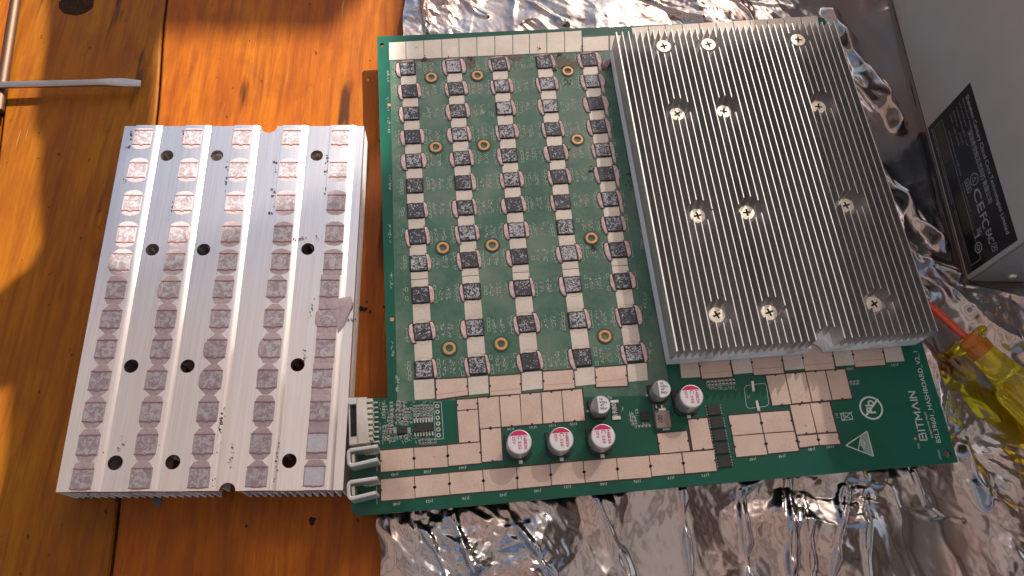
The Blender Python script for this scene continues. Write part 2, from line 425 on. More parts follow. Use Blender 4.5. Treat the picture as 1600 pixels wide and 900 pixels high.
mb = MB(); mb.prism([(.95, -1.6), (2.9, -1.6), (2.9, 1.15), (.95, 1.15)], 1.62, 1.66)  # unseen panel added to darken the right side of the canopy
tag(mb.build('roof_panel', simple('dark_roofing', (.12, .10, .09), .8)), 'dark roof panel above the right half of the canopy', 'roof panel')
M_reflbar = simple('dark_rafter_wood', (.055, .035, .025), .8)  # unseen dark bars added to give the shiny bag something to reflect
for k, (xa, ya, xb, yb) in enumerate(((-2.1, -1.6, -1.9, .58), (-1.35, -1.6, -1.15, .58), (-.75, -1.6, -.6, .58), (-.2, -1.6, -.05, .58), (.35, -1.6, .5, .56), (1.15, -1.6, 1.3, 1.2), (1.9, -1.6, 2.0, 1.6))):
    d_ = np.array([xb-xa, yb-ya]); n_ = np.array([-d_[1], d_[0]])/np.linalg.norm(d_)*.035
    mb = MB(); mb.prism([(xa-n_[0]*-1, ya-n_[1]*-1), (xa-n_[0], ya-n_[1]), (xb-n_[0], yb-n_[1]), (xb+n_[0], yb+n_[1])], ZC-.10, ZC-.003)
    tag(mb.build('rafter', M_reflbar), ['leftmost dark timber rafter carrying the canopy sheet', 'second dark timber rafter from the left', 'third dark timber rafter from the left', 'middle dark timber rafter of the seven', 'third dark timber rafter from the right', 'second dark timber rafter from the right', 'rightmost dark timber rafter carrying the canopy sheet'][k], 'rafter', 'rafters under the canopy')

# unseen sheet added lower down, cut to the shade and light patches on planks
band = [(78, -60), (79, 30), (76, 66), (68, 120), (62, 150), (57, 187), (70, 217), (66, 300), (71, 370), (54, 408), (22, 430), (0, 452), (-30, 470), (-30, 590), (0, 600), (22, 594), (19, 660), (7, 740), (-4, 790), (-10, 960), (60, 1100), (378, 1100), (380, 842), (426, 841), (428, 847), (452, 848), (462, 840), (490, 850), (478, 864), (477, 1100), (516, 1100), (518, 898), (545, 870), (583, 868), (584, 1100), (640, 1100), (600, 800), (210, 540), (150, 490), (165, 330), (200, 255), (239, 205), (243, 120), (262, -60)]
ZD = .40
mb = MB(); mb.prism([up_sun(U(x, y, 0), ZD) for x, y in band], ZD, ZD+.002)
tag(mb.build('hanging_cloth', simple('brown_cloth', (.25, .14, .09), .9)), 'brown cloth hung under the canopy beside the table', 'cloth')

mb = MB(); mb.prism([up_sun(U(x, y, 0), ZC-.05) for x, y in ((200, -30), (590, -24), (640, -110), (200, -130))], ZC-.05, ZC-.01)  # unseen bar added to dim the wood at the far end
tag(mb.build('canopy_batten', simple('grey_timber', (.25, .18, .12), .8)), 'long timber batten under the canopy edge', 'batten')

# ------------------------------------------------------------------ table
table = thing('plank_table', (0, 0, -.03), 'varnished orange pine plank table under everything', 'table')
gB0, gB1 = U(262, 0), U(174, 900); gC0, gC1 = U(571, 340), U(557, 625); gA0, gA1 = U(20, 0), U(-9, 250)
def line_x(a, b, y): return a[0]+(b[0]-a[0])*(y-a[1])/(b[1]-a[1])
Y0, Y1 = -.32, .55
def plank(xa, xb, m, z):
    """xa, xb: functions of y for the two edges"""
    mb = MB(); n = 60; ys = [Y0+(Y1-Y0)*k/n for k in range(n+1)]; prof = ((0, -.022), (0, -.0008), (.0009, 0))
    for j, y in enumerate(ys):
        a, b = xa(y), xb(y)
        for dx, dz in prof: mb.v.append((a+dx, y, z+dz))
        for dx, dz in prof[::-1]: mb.v.append((b-dx, y, z+dz))
    for j in range(n):
        for k in range(5):
            i = j*6+k; mb.f.append((i, i+6, i+7, i+1)); mb.m.append(0)
    return mb.build('plank', m, table, smooth=True, sharp=30)
rA = lambda y: line_x(gA0, gA1, y); rB = lambda y: line_x(gB0, gB1, y)+.0006*math.sin(y*60); rC = lambda y: line_x(gC0, gC1, y)
plank(lambda y: -.42, lambda y: rA(y)-.0015, M_wood[0], -.0006)
plank(lambda y: rA(y)+.0015, lambda y: rB(y)-.0016, M_wood[1], -.0012)
plank(lambda y: rB(y)+.0002, lambda y: .55, M_wood[2], 0)
mb = MB(); mb.prism([(-.41, Y0+.01), (.54, Y0+.01), (.54, Y1-.01), (-.41, Y1-.01)], -.03, -.0235); mb.build('underboard', M_hole, table)
def irregular(c, rx, ry, n, amp, seed):
    rng = random.Random(seed); return [(c[0]+rx*(1+amp*(rng.random()-.5))*math.cos(2*math.pi*k/n), c[1]+ry*(1+amp*(rng.random()-.5))*math.sin(2*math.pi*k/n)) for k in range(n)]
k_ = U(120, 5, -.0012); mb = MB(); mb.prism(irregular(k_, .0095, .0090, 26, .12, 3), -.003, -.00115); mb.build('knot', M_knot, table)
nail = U(246, 784, 0); mb = MB(); mb.lathe(nail, [(.0022, -.001), (.0022, .0002), (.0017, .0006)], 16); mb.build('nail_head', simple('rusty_steel', (.10, .08, .07), .6, .5, var=.4), table, smooth=True)
for px, rr in (((488, 814), .0015), ((385, 822), .0006), ((600, 480), .0006), ((573, 472), .0005)):
    if rr:
        k_ = U(*px, 0); mb = MB(); mb.prism(irregular(k_, rr, rr*1.2, 11, .7, int(px[0])), -.001, .00006); mb.build('knot', M_knot, table)

# ------------------------------------------------------------------ antistatic bag: one crumpled sheet
def tri_noise(X, Y, cell, seed):
    """continuous faceted relief: random heights on a triangular lattice, joined by flat triangles"""
    rs = np.random.RandomState(seed); T = rs.rand(256, 256)
    F2 = .5*(math.sqrt(3)-1); G = (3-math.sqrt(3))/6
    x = X/cell; y = Y/cell; s = (x+y)*F2; xs = x+s; ys = y+s
    i = np.floor(xs).astype(int); j = np.floor(ys).astype(int); fx = xs-i; fy = ys-j
    v = lambda a, b: T[a % 256, b % 256]
    up = fx > fy
    return np.where(up, v(i, j)*(1-fx)+v(i+1, j)*(fx-fy)+v(i+1, j+1)*fy, v(i, j)*(1-fy)+v(i, j+1)*(fy-fx)+v(i+1, j+1)*fx)
def val_noise(X, Y, cell, seed):
    rs = np.random.RandomState(seed); T = rs.rand(256, 256)
    x = X/cell; y = Y/cell; i = np.floor(x).astype(int); j = np.floor(y).astype(int); fx = x-i; fy = y-j
    fx = fx*fx*(3-2*fx); fy = fy*fy*(3-2*fy); v = lambda a, b: T[a % 256, b % 256]
    return (v(i, j)*(1-fx)+v(i+1, j)*fx)*(1-fy)+(v(i, j+1)*(1-fx)+v(i+1, j+1)*fx)*fy
def sstep(a, b, x): t = np.clip((x-a)/(b-a), 0, 1); return t*t*(3-2*t)
def seg_dist(X, Y, a, b):
    d = np.array([b[0]-a[0], b[1]-a[1]]); L = np.linalg.norm(d); d /= L
    t = np.clip((X-a[0])*d[0]+(Y-a[1])*d[1], 0, L)
    return np.hypot(X-a[0]-t*d[0], Y-a[1]-t*d[1]), t/L, (X-a[0])*(-d[1])+(Y-a[1])*d[0]
def make_bag():
    step = .00052; nx = int(.43/step); ny = int(.42/step)
    gx = np.linspace(-.024, .406, nx); gy = np.linspace(-.145, .275, ny); X, Y = np.meshgrid(gx, gy)
    wx = (val_noise(X, Y, .028, 1)-.5)*.022+(val_noise(X, Y, .009, 2)-.5)*.0025; wy = (val_noise(X, Y, .028, 3)-.5)*.022+(val_noise(X, Y, .009, 4)-.5)*.0025
    h4 = tri_noise(X*1.2+Y*.5+wx*.5, Y-X*.3+wy*.5, .0026, 15)
    h1 = tri_noise(X+wx, Y+wy, .030, 11); h2 = tri_noise(X*1.1+Y*.4+wx, Y-X*.3+wy, .012, 12); h3 = tri_noise(X+Y*.7+wx*.6, Y+wy*.6, .0048, 13)
    rid = 1-np.abs(2*val_noise(X+wx*1.5, Y*.5+wy, .02, 14)-1)
    # how crumpled each region is
    calm = np.ones_like(X); rough = .33+0*X
    def spot(px, r, k):
        nonlocal rough
        c = U(*px); rough = np.maximum(rough, k*np.exp(-((X-c[0])**2+(Y-c[1])**2)/(r*r)))
    for a in (((720, 860), .022, 1.3), ((660, 830), .014, 1.0), ((820, 870), .018, 1.1), ((950, 800), .010, .8), ((1240, 830), .010, 1.0), ((1330, 790), .016, 1.0), ((1560, 760), .02, 1.3), ((1480, 660), .014, 1.1), ((1500, 560), .02, 1.0), ((1430, 450), .014, .9), ((1560, 500), .02, 1.0), ((1370, 150), .008, .9), ((680, 20), .02, 1.1), ((1090, 20), .02, .8), ((1220, 10), .015, .7), ((1300, 850), .01, .9), ((1580, 870), .012, .9)): spot(*a)
    def patch(px, r, k):
        nonlocal calm
        c = U(*px); calm *= 1-(1-k)*np.exp(-((X-c[0])**2+(Y-c[1])**2)/(r*r))
    patch((1430, 860), .024, .2); patch((1355, 90), .034, .02); patch((1330, 20), .02, .05); patch((1400, 260), .022, .15); patch((1180, 860), .02, .5); patch((760, 20), .02, .5)
    patch((1450, 240), .02, .1); patch((1480, 820), .02, .3); patch((1000, 870), .02, .45)
    lowband = sstep(-.075, -.09, Y)*0
    rough = rough*calm
    H = (.0050*h1+.0018*rid**3)*calm+(.0031*h2*(.4+h1)+.0015*h3*(.3+1.2*h2)+.0006*h4)*rough
    def ridge(a, b, wd, ht, wob=.0019, seed=0):
        nonlocal H
        d, t, sd = seg_dist(X, Y, U(*a), U(*b)); sd = d+(val_noise(X, Y, .009, 50+seed)-.5)*wob*2
        wd2 = wd*(.7+.9*val_noise(X, Y, .010, 140+seed)); H = H+ht*.72*(np.exp(-(sd/wd2)**2)*.55+.45*np.clip(1-np.abs(sd)/wd2/1.4, 0, 1))*(.3+1.2*val_noise(X, Y, .010, 80+seed))
    for i, r in enumerate([((1152, 770), (1170, 920), .0009, .0020), ((1228, 750), (1232, 920), .0014, .0028), ((1250, 760), (1264, 920), .0008, .0018),
              ((1310, 765), (1292, 920), .0010, .0024), ((1340, 770), (1350, 900), .0012, .0022), ((1060, 770), (1075, 900), .0009, .0022), ((930, 780), (980, 900), .0012, .002),
              ((700, 800), (740, 900), .0016, .004), ((790, 800), (860, 900), .0014, .003), ((650, 830), (690, 900), .0012, .004),
              ((1296, 30), (1400, 200), .0035, .0085), ((1330, 130), (1410, 195), .0016, .004), ((1365, 260), (1455, 385), .0035, .008), ((1400, 400), (1600, 560), .0028, .006), ((1440, 420), (1600, 480), .0022, .005),
              ((1560, 560), (1600, 640), .002, .003), ((1500, 700), (1530, 790), .0020, .004), ((1420, 740), (1440, 790), .001, .002), ((1380, 790), (1500, 815), .0007, .0015),
              ((660, 0), (664, 60), .0012, .0035), ((720, 5), (760, 30), .0012, .003), ((810, 0), (880, 45), .0012, .0025), ((990, 0), (1090, 40), .0016, .003), ((1120, 0), (1240, 20), .0012, .0025)]):
        ridge(*r, seed=i)
    H += .0008
    # it lies flat under the circuit board and under the metal case
    def inside(px, z, grow):
        q = [U(x, y, z)[:2] for x, y in px]; c = np.mean(q, axis=0); ins = np.full_like(X, 1e9)
        for k in range(len(q)):
            a, b = q[k], q[(k+1) % len(q)]; d = b-a; n = np.array([-d[1], d[0]])/np.linalg.norm(d)
            s_ = (X-a[0])*n[0]+(Y-a[1])*n[1]; s0 = (c[0]-a[0])*n[0]+(c[1]-a[1])*n[1]
            ins = np.minimum(ins, s_*np.sign(s0))
        return sstep(-grow, grow, ins)
    m1 = inside([(600, 66), (1280, 38), (1440, 545), (612, 600)], ZB, .004)
    H = H*(1-m1)+.0003*m1
    mb_ = inside([(589, 57), (1288, 28), (1497, 722), (550, 808)], ZB, .004); H = np.where(mb_ > .3, np.minimum(H, .0095), H)
    m2 = sstep(.262, .268, X)*sstep(.028, .038, Y); H = H*(1-m2)+.0003*m2
    # screwdriver beds into it
    d, t, sd = seg_dist(X, Y, U(1480, 500, .008), U(1680, 690, .012)); k = np.exp(-(d/.013)**2); H = H*(1-k)+np.minimum(H, .0012)*k
    dv, tv, _ = seg_dist(X, Y, U(1300, 300, .01), U(1512, 530, .01)); H = np.where(dv < .004, np.minimum(H, .0045), H)
    Z = H
    # ragged left edge: pull the border vertices sideways
    left = -.0185+.004*(Y > .15)*0+(val_noise(Y*0, Y, .012, 21)-.5)*.003
    k0 = sstep(.03, -.024, X)
    XX = X+(left-(-.024))*k0-.006*k0*sstep(.12, .2, Y)
    co = np.stack([XX, Y, Z], -1).reshape(-1, 3).astype(np.float32)
    idx = np.arange(nx*ny).reshape(ny, nx)
    f = np.stack([idx[:-1, :-1], idx[:-1, 1:], idx[1:, 1:], idx[1:, :-1]], -1).reshape(-1, 4)
    me = bpy.data.meshes.new('antistatic_bag')
    me.vertices.add(len(co)); me.vertices.foreach_set('co', co.ravel())
    me.loops.add(f.size); me.loops.foreach_set('vertex_index', f.ravel().astype(np.int32))
    me.polygons.add(len(f)); me.polygons.foreach_set('loop_start', np.arange(0, f.size, 4, dtype=np.int32))
    me.update(calc_edges=True); me.materials.append(M_foil)
    at_ = me.attributes.new('crumple', 'FLOAT', 'POINT'); at_.data.foreach_set('value', rough.astype(np.float32).ravel()); me.shade_smooth()
    return link('antistatic_bag', me, None, (0, 0, 0))
tag(make_bag(), 'crumpled silvery brown metallised antistatic bag spread under the green board', 'bag')

# ------------------------------------------------------------------ heatsinks
class Face:
    def __init__(s, tl, tr, br, bl, z):
        s.q = [U(*p, z)[:2] for p in (tl, tr, br, bl)]; s.z = z
    def at(s, u, v):      # u to the right 0..1, v down 0..1
        a, b, c, d = s.q; return (a*(1-u)+b*u)*(1-v)+(d*(1-u)+c*u)*v
def fins_into(mb, F, n, z0, z1, th, holes, cuts_r, mi=0, mtop=None, edge=(.0, 1.0), wide_first=False):
    """fins along v between z0 and z1, cut away round every hole"""
    wid = np.linalg.norm(F.at(1, .5)-F.at(0, .5))
    for k in range(n):
        u = (k+.5)/n if not wide_first else (th/2/wid+(1-th/wid)*k/(n-1))
        t_ = th*(1.7 if wide_first and k in (0,) else 1)
        if k == 0 and wide_first: u += .35*th/wid
        a, b = F.at(u, 0), F.at(u, 1); L = np.linalg.norm(b-a); d = (b-a)/L; nn = np.array([-d[1], d[0]])*t_/2
        ivs = [(0.0, L)]
        for (c, r) in holes:
            p = np.array(c)-a; t = p@d; s_ = abs(p[0]*d[1]-p[1]*d[0])
            if s_ < r:
                hh = math.sqrt(r*r-s_*s_); lo, hi = t-hh, t+hh; new = []
                for i0, i1 in ivs:
                    if hi <= i0 or lo >= i1: new.append((i0, i1)); continue
                    if lo > i0: new.append((i0, lo))
                    if hi < i1: new.append((hi, i1))
                ivs = new
        for i0, i1 in ivs:
            if i1-i0 < .0004: continue
            p, q = a+d*i0, a+d*i1
            mb.prism([q-nn, q+nn, p+nn, p-nn], z0, z1, mi, mtop, True)
def plate_mesh(name, outline, holes, z0, z1, m, parent):
    """flat plate with round holes, real thickness"""
    cu = bpy.data.curves.new('c', 'CURVE'); cu.dimensions = '2D'; cu.fill_mode = 'BOTH'; cu.extrude = (z1-z0)/2
    loops = [outline]+[[(c[0]+r*math.cos(2*math.pi*k/36), c[1]+r*math.sin(2*math.pi*k/36)) for k in range(36)] for c, r in holes]
    for lp in loops:
        sp = cu.splines.new('POLY'); sp.points.add(len(lp)-1); sp.use_cyclic_u = True
        for k, p in enumerate(lp): sp.points[k].co = (p[0], p[1], 0, 1)
    ob = bpy.data.objects.new('c', cu); C.objects.link(ob); dg = bpy.context.evaluated_depsgraph_get()
    me = bpy.data.meshes.new_from_object(ob.evaluated_get(dg)); bpy.data.objects.remove(ob); bpy.data.curves.remove(cu)
    o0 = wloc(parent)
    for v in me.vertices: v.co = (v.co.x-o0.x, v.co.y-o0.y, v.co.z+(z0+z1)/2-o0.z)
    me.materials.clear(); me.materials.append(m); me.name = name
    return link(name, me, parent, o0)
def arc_notch(F, u, r, v=1.0, n=14):
    """points of a half-round notch on the edge v, ordered along increasing u"""
    c = F.at(u, v); ex = F.at(1, v)-F.at(0, v); ex /= np.linalg.norm(ex); ey = F.at(u, 0)-F.at(u, 1); ey /= np.linalg.norm(ey)
    if v == 0: ey = -ey
    return [c-ex*r*math.cos(math.pi*k/n)+ey*r*math.sin(math.pi*k/n) for k in range(n+1)], c

# loose heatsink, upside down, its pasted face up
FL = Face((195, 197), (569, 197), (536, 766), (87, 769), ZH-.0009)
ctr = FL.at(.5, .5)
hs = thing('loose_heatsink', (ctr[0], ctr[1], 0), 'detached aluminium heatsink lying fins down with pink thermal paste prints', 'heatsink')
holes_px = [(261, 243), (339, 243), (495, 243), (238, 390), (318, 390), (481, 389), (205, 572), (293, 572), (465, 570), (180, 723), (270, 722), (452, 720)]
ZP = ZH-.0009
hl = [(U(x, y, ZP)[:2], .0031) for x, y in holes_px]
nb, cb = arc_notch(FL, .592, .0034, 1.0); nt, ct = arc_notch(FL, .60, .0040, 0.0)
out = [FL.at(0, 0)]+nt+[FL.at(1, 0), FL.at(1, 1)]+nb[::-1]+[FL.at(0, 1)]
plate_mesh('base_plate', out, hl, ZP-.003, ZP, M_alu, hs)
# raised lands that carried the paste, with a sloped right flank
c1 = [(223, 214.4), (214.7, 265.6), (206.4, 317), (197.2, 366), (189, 409), (181, 453), (173.2, 499), (165.3, 545.3), (155.7, 595), (146.8, 644), (138, 695.4), (128, 748.7)]
c5 = [(532, 215), (528.6, 265), (525.3, 316.4), (522.5, 365), (520.3, 408.6), (514.8, 450.6), (511.8, 496.7), (508, 544), (503.4, 591), (499.7, 642), (496, 692), (491, 744)]
def land_uv(p):          # u of a land on the face
    w_ = U(*p, ZH)[:2]; a, b, c, d = FL.q
    best = min(((np.linalg.norm(FL.at(u, v)-w_), u, v) for u in np.linspace(0, 1, 101) for v in np.linspace(0, 1, 51)))
    return best[1], best[2]
uL = [land_uv(c1[5])[0], land_uv(c5[5])[0]]
W_H = np.linalg.norm(FL.at(1, .5)-FL.at(0, .5)); lands = [uL[0]+(uL[1]-uL[0])*k/4 for k in range(5)]
mb = MB()
hw = .0046/W_H; fl = .0032/W_H
for i, u in enumerate(lands):
    n = 24; base = len(mb.v)
    for j in range(n+1):
        v = j/n
        for du, z in ((-hw, ZP-.0005), (-hw, ZH), (hw, ZH), (hw+fl*.3, ZH-.00010), (hw+fl*.6, ZH-.00036), (hw+fl, ZP-.00005)):
            p = FL.at(u+du, v); mb.v.append((p[0], p[1], z))
    for j in range(n):
        for k in range(5): a = base+j*6+k; mb.f.append((a, a+6, a+7, a+1)); mb.m.append(0)
    for j in (0, n): mb.f.append(tuple(base+j*6+k for k in range(6))); mb.m.append(0)
mb.build('mounting_land', M_alu, hs, smooth=True, sharp=50)
mb = MB(); fins_into(mb, FL, 37, .0002, ZP-.0029, .0009, [(c, .0048) for c, r in hl]+[(cb, .0050), (ct, .005)], 0, wide_first=True)
mb.build('fins', M_fin, hs)

# paste prints
hs_rot = math.atan2(*( (FL.at(1, .5)-FL.at(0, .5))[::-1]))
def col_pts(ca, cb_, z, n=5):
    """5 columns between two measured ones, in world xy"""
    out = []
    for k in range(n):
        out.append([tuple(U(*a, z)[:2]*(1-k/(n-1))+U(*b, z)[:2]*(k/(n-1))) for a, b in zip(ca, cb_)])
    return out
prints = col_pts(c1, c5, ZH)
rng = random.Random(11)
for ci, colm in enumerate(prints):
    for ri, (x, y) in enumerate(colm):
        lo, hi = -.0044+rng.uniform(-.0001, .0001), .0044+rng.uniform(-.0001, .0001)
        nxt = abs(colm[ri+1][1]-y) if ri < 11 else .015
        prv = abs(colm[ri-1][1]-y) if ri > 0 else .015
        R_ = .0064+rng.uniform(-.0003, .0003)
        mbp = MB(); pts = []
        # disc of squeezed paste cut to the width of the land
        solid_dn = ci == 4 and 4 <= ri <= 10
        for k in range(40):
            a = 2*math.pi*k/40; px = max(lo, min(hi, R_*math.cos(a)*1.0)); py = R_*1.04*math.sin(a)*(1+rng.uniform(-.02, .02))
            py = max(-min(nxt*.5, .0075)+.00015*0, min(min(prv*.5, .0075), py))
            if solid_dn and py < -.003: py = -nxt*.5
            if solid_dn and py > .003 and ri > 4: py = prv*.5
            if ri == 0: py = min(py, .0052)
            if ri == 11: py = max(py, -.0047)
            pts.append(rot2((px, py), hs_rot))
        if not solid_dn and ri >= 5:
            hy = min(prv, nxt)*.5; tw = .0016+rng.uniform(-.0006, .0008); hp_ = []
            top_, bot_ = min(prv*.5, .0072), min(nxt*.5, .0072)
            if ri == 11: bot_ = .0046
            raw = [(lo, -.0040), (-tw*1.5, -bot_*.82-.0008), (-tw, -bot_), (tw, -bot_), (tw*1.5, -bot_*.82-.0008), (hi, -.0040), (hi+.0001, 0), (hi, .0040), (tw*1.6, top_*.82+.0008), (tw, top_), (-tw, top_), (-tw*1.6, top_*.82+.0008), (lo, .0040), (lo-.0001, 0)]
            pts = [rot2((a+rng.uniform(-.00012, .00012), b+rng.uniform(-.00012, .00012)), hs_rot) for a, b in raw]
        pts = [(x+p[0], y+p[1]) for p in pts]
        blob_into(mbp, pts, ZH+.00002, .00009+.00001*(ri % 3), ci*50+ri, 0, .2)
        if ci == 4 and ri == 6:
            mbp2 = []  # torn smear towards the right edge
            for qx, qy in ((505, 468), (522, 466), (548, 462), (552, 474), (545, 490), (536, 510), (528, 522), (523, 500), (508, 480)):
                mbp2.append(tuple(U(qx, qy, ZH+.0003)[:2]))
            blob_into(mbp, mbp2[::-1], ZH-.0004, .0009, 77, 0, .3)
        if rng.random() < .04 or (ci, ri) in ((1, 3), (0, 4), (3, 7), (2, 7), (1, 5)):
            sg = -1 if ri > 3 else 1
            bx, by = rot2((sg*.0043, 0), hs_rot); o_ = [(x+bx+.0013*math.cos(t)*1.0, y+by+.0042*math.sin(t)) for t in [2*math.pi*k/16 for k in range(16)]]
            blob_into(mbp, o_, ZH-.0001, .0006, ri*9+ci, 0, .4)
        pp = mbp.build('paste_print', M_paste2, hs, origin=(x, y, ZH), smooth=True)
        if ri > 8 and rng.random() < .3: tag(pp, 'thin patchy paste print')
        # imprint of the chip
        mi_ = MB(); q = []
        for (sx_, sy_) in ((-1, -1), (1, -1), (1, 1), (-1, 1)):
            q.append((sx_*.0039+rng.uniform(-.0001, .0001), sy_*.0039+rng.uniform(-.0001, .0001)))
        dens = []
        for k in range(4):
            a, b = q[k], q[(k+1) % 4]
            for t in range(8):
                f_ = t/8; dens.append((a[0]*(1-f_)+b[0]*f_+rng.uniform(-.00012, .00012), a[1]*(1-f_)+b[1]*f_+rng.uniform(-.00012, .00012)))
        dens = [(x+rot2(p, hs_rot)[0], y+rot2(p, hs_rot)[1]) for p in dens]
        mi_.prism(dens, ZH+.00003, ZH+.00018, 0)
        pale = ci == 4 and ri in (10, 11)
        im = mi_.build('chip_imprint', M_pale if pale else M_imprint, pp, origin=(x, y, ZH))
        # raised torn lines above and below the imprint
        mr_ = MB()
        for sy_ in (-1, 1):
            for t in range(10):
                a = -.0044+.0088*t/10; b = a+.0009
                ja, jb = rng.uniform(-.0001, .0001), rng.uniform(-.0001, .0001)
                if 4 <= t <= 5 and sy_ < 0: ja -= .00035
                c_ = rot2(((a+b)/2, sy_*.0041+ja), hs_rot)
                mr_.box((x+c_[0], y+c_[1]), .00095, .00028+rng.uniform(0, .00018), ZH, ZH+.00042, hs_rot)
        mr_.build('paste_ridge', M_ridge, pp, origin=(x, y, ZH))
# grime along the lands
mb = MB(); rng = random.Random(5)
def crumbs(mb, px, n, spread, z, smin=.00015, smax=.0006):
    c = U(*px, z)
    for _ in range(n):
        x = c[0]+rng.gauss(0, spread[0]); y = c[1]+rng.gauss(0, spread[1]); s_ = rng.uniform(smin, smax)
        mb.prism(irregular((x, y), s_, s_, 6, .8, rng.random()), z-.0001, z+s_*.45)
for px, n in (((149, 712), 70), ((156, 700), 60), ((145, 745), 90), ((236, 740), 110), ((243, 712), 60), ((325, 735), 90), ((333, 700), 60), ((412, 735), 40), ((345, 660), 60), ((340, 640), 30), ((360, 718), 16), ((432, 720), 12), ((343, 620), 14), ((232, 640), 14), ((330, 770), 10), ((186, 697), 8), ((548, 500), 16), ((470, 372), 8), ((499, 371), 6), ((457, 373), 8), ((487, 480), 10), ((475, 555), 10), ((545, 478), 10), ((519, 590), 6)):
    crumbs(mb, px, n, (.0005, .0040) if px[0] not in (470, 499, 457, 548, 545) else (.0012, .0008), ZH-.0002, .0001, .00038)
for px in ((204, 212), (201, 232), (195, 280), (285, 212), (355, 260), (352, 290), (268, 330), (432, 262), (428, 300), (425, 330), (512, 250), (510, 270), (508, 300), (181, 380)): crumbs(mb, px, 5, (.0005, .0022), ZP+.0001)
tag(mb.build('grime', M_crumb, hs), None, kind='stuff')

# ------------------------------------------------------------------ circuit board
ORI = U(589, 57, ZB)
board = thing('circuit_board', (U(1000, 450, 0)[0], U(1000, 450, 0)[1], 0), 'large green computing circuit board with chips, capacitors and a finned heatsink', 'circuit board')
bp = [(589, 57), (1288, 28), (1497, 722), (560, 806), (549, 799), (548, 700), (583, 690), (583, 622), (606, 622)]
bo = [U(x, y, ZB)[:2] for x, y in bp]
holes = [((597, 70), .0012), ((1481, 709), .0017), ((607, 163), .0006)]
for px in ((674, 122), (746, 119), (887, 112), (681, 231), (756, 228), (902, 219), (692, 388), (769, 384), (924, 373), (702, 545), (783, 538), (945, 526)): holes.append((px, .0012))
plate_mesh('board_laminate', bo[::-1], [(U(*p, ZB)[:2], r) for p, r in holes], ZB-.0016, ZB, M_pcb, board)
z1 = ZB+.00006
mb = MB(); mb.poly([(*p, z1) for p in quad([(609, 66), (953, 55), (1048, 617), (621, 628)], z1)])
o = mb.build('flux_haze', M_film, board)
mb = MB()
for a, b in (((609, 66), (621, 628)), ((953, 55), (1022, 600))): mb = MB(); mb.bar(U(*a, z1+.00003), U(*b, z1+.00003), .0002, z1+.00003); mb.build('haze_border', M_filmedge, board)
mb = MB()
for i, (px, rx_, ry_) in enumerate((((650, 92), .011, .0022), ((800, 90), .006, .002), ((706, 96), .006, .0025), ((735, 97), .003, .004), ((885, 100), .006, .004), ((862, 95), .0025, .004))):
    c = U(*px, z1); mb.poly([(*p, z1+.00004+.00002*i) for p in irregular(c, rx_, ry_, 22, .5, px[0])])
mb.build('scorch_mark', M_scorch, board)

# underside heatsinks the board stands on
for px in ((((600, 70), (950, 58), (1010, 560), (615, 590))), (((975, 56), (1275, 40), (1428, 540), (1042, 567)))):
    Fu = Face(*px, ZB-.0016); mb = MB()
    mb.prism([Fu.at(0, 1), Fu.at(1, 1), Fu.at(1, 0), Fu.at(0, 0)], ZB-.0050, ZB-.0019)
    fins_into(mb, Fu, 37, .0004, ZB-.0050, .0009, [], 0); mb.build('rear_heatsink', M_fin, board)

# chips
k1 = [(636.7, 107), (639.7, 141.7), (642.2, 176.7), (644.4, 213.3), (646.4, 251), (648, 289.7), (649.8, 328.7), (652, 369), (653.8, 411), (657.3, 460.6), (660, 518), (662.5, 577.3)]
k5 = [(920.3, 93), (925.3, 126.4), (930.5, 161), (935.5, 197.2), (942, 233.9), (947.5, 271), (953, 310.6), (959.2, 349.6), (965.4, 390), (972.3, 438.9), (981.3, 493.6), (990.5, 551.8)]
ZCH = ZB+.0009
cols = col_pts(k1, k5, ZCH)
CS = .0079
mb = MB(); mb.prism([(x, y) for x, y in rect(0, 0, CS, CS)], 0, .0009)
rj = random.Random(4); jag = []
for k in range(48):
    t_ = k/48*4; sd = int(t_); f_ = t_-sd; e_ = CS/2+.00035+rj.uniform(-.00010, .00022); a_ = -1+2*f_
    jag.append([(a_*CS/2, -e_), (e_, a_*CS/2), (-a_*CS/2, e_), (-e_, -a_*CS/2)][sd])
mb.prism(jag, 0, .00046, 1)
chip0 = mb.build('chip', [M_chip, M_black], board, origin=(0, 0, 0)); chip_me = chip0.data; bpy.data.objects.remove(chip0)
rng = random.Random(21)
marks = MB(); vias = MB(); whites = MB()
def L2W(x, y, dx, dy): p = rot2((dx, dy), BT); return (x+p[0], y+p[1])
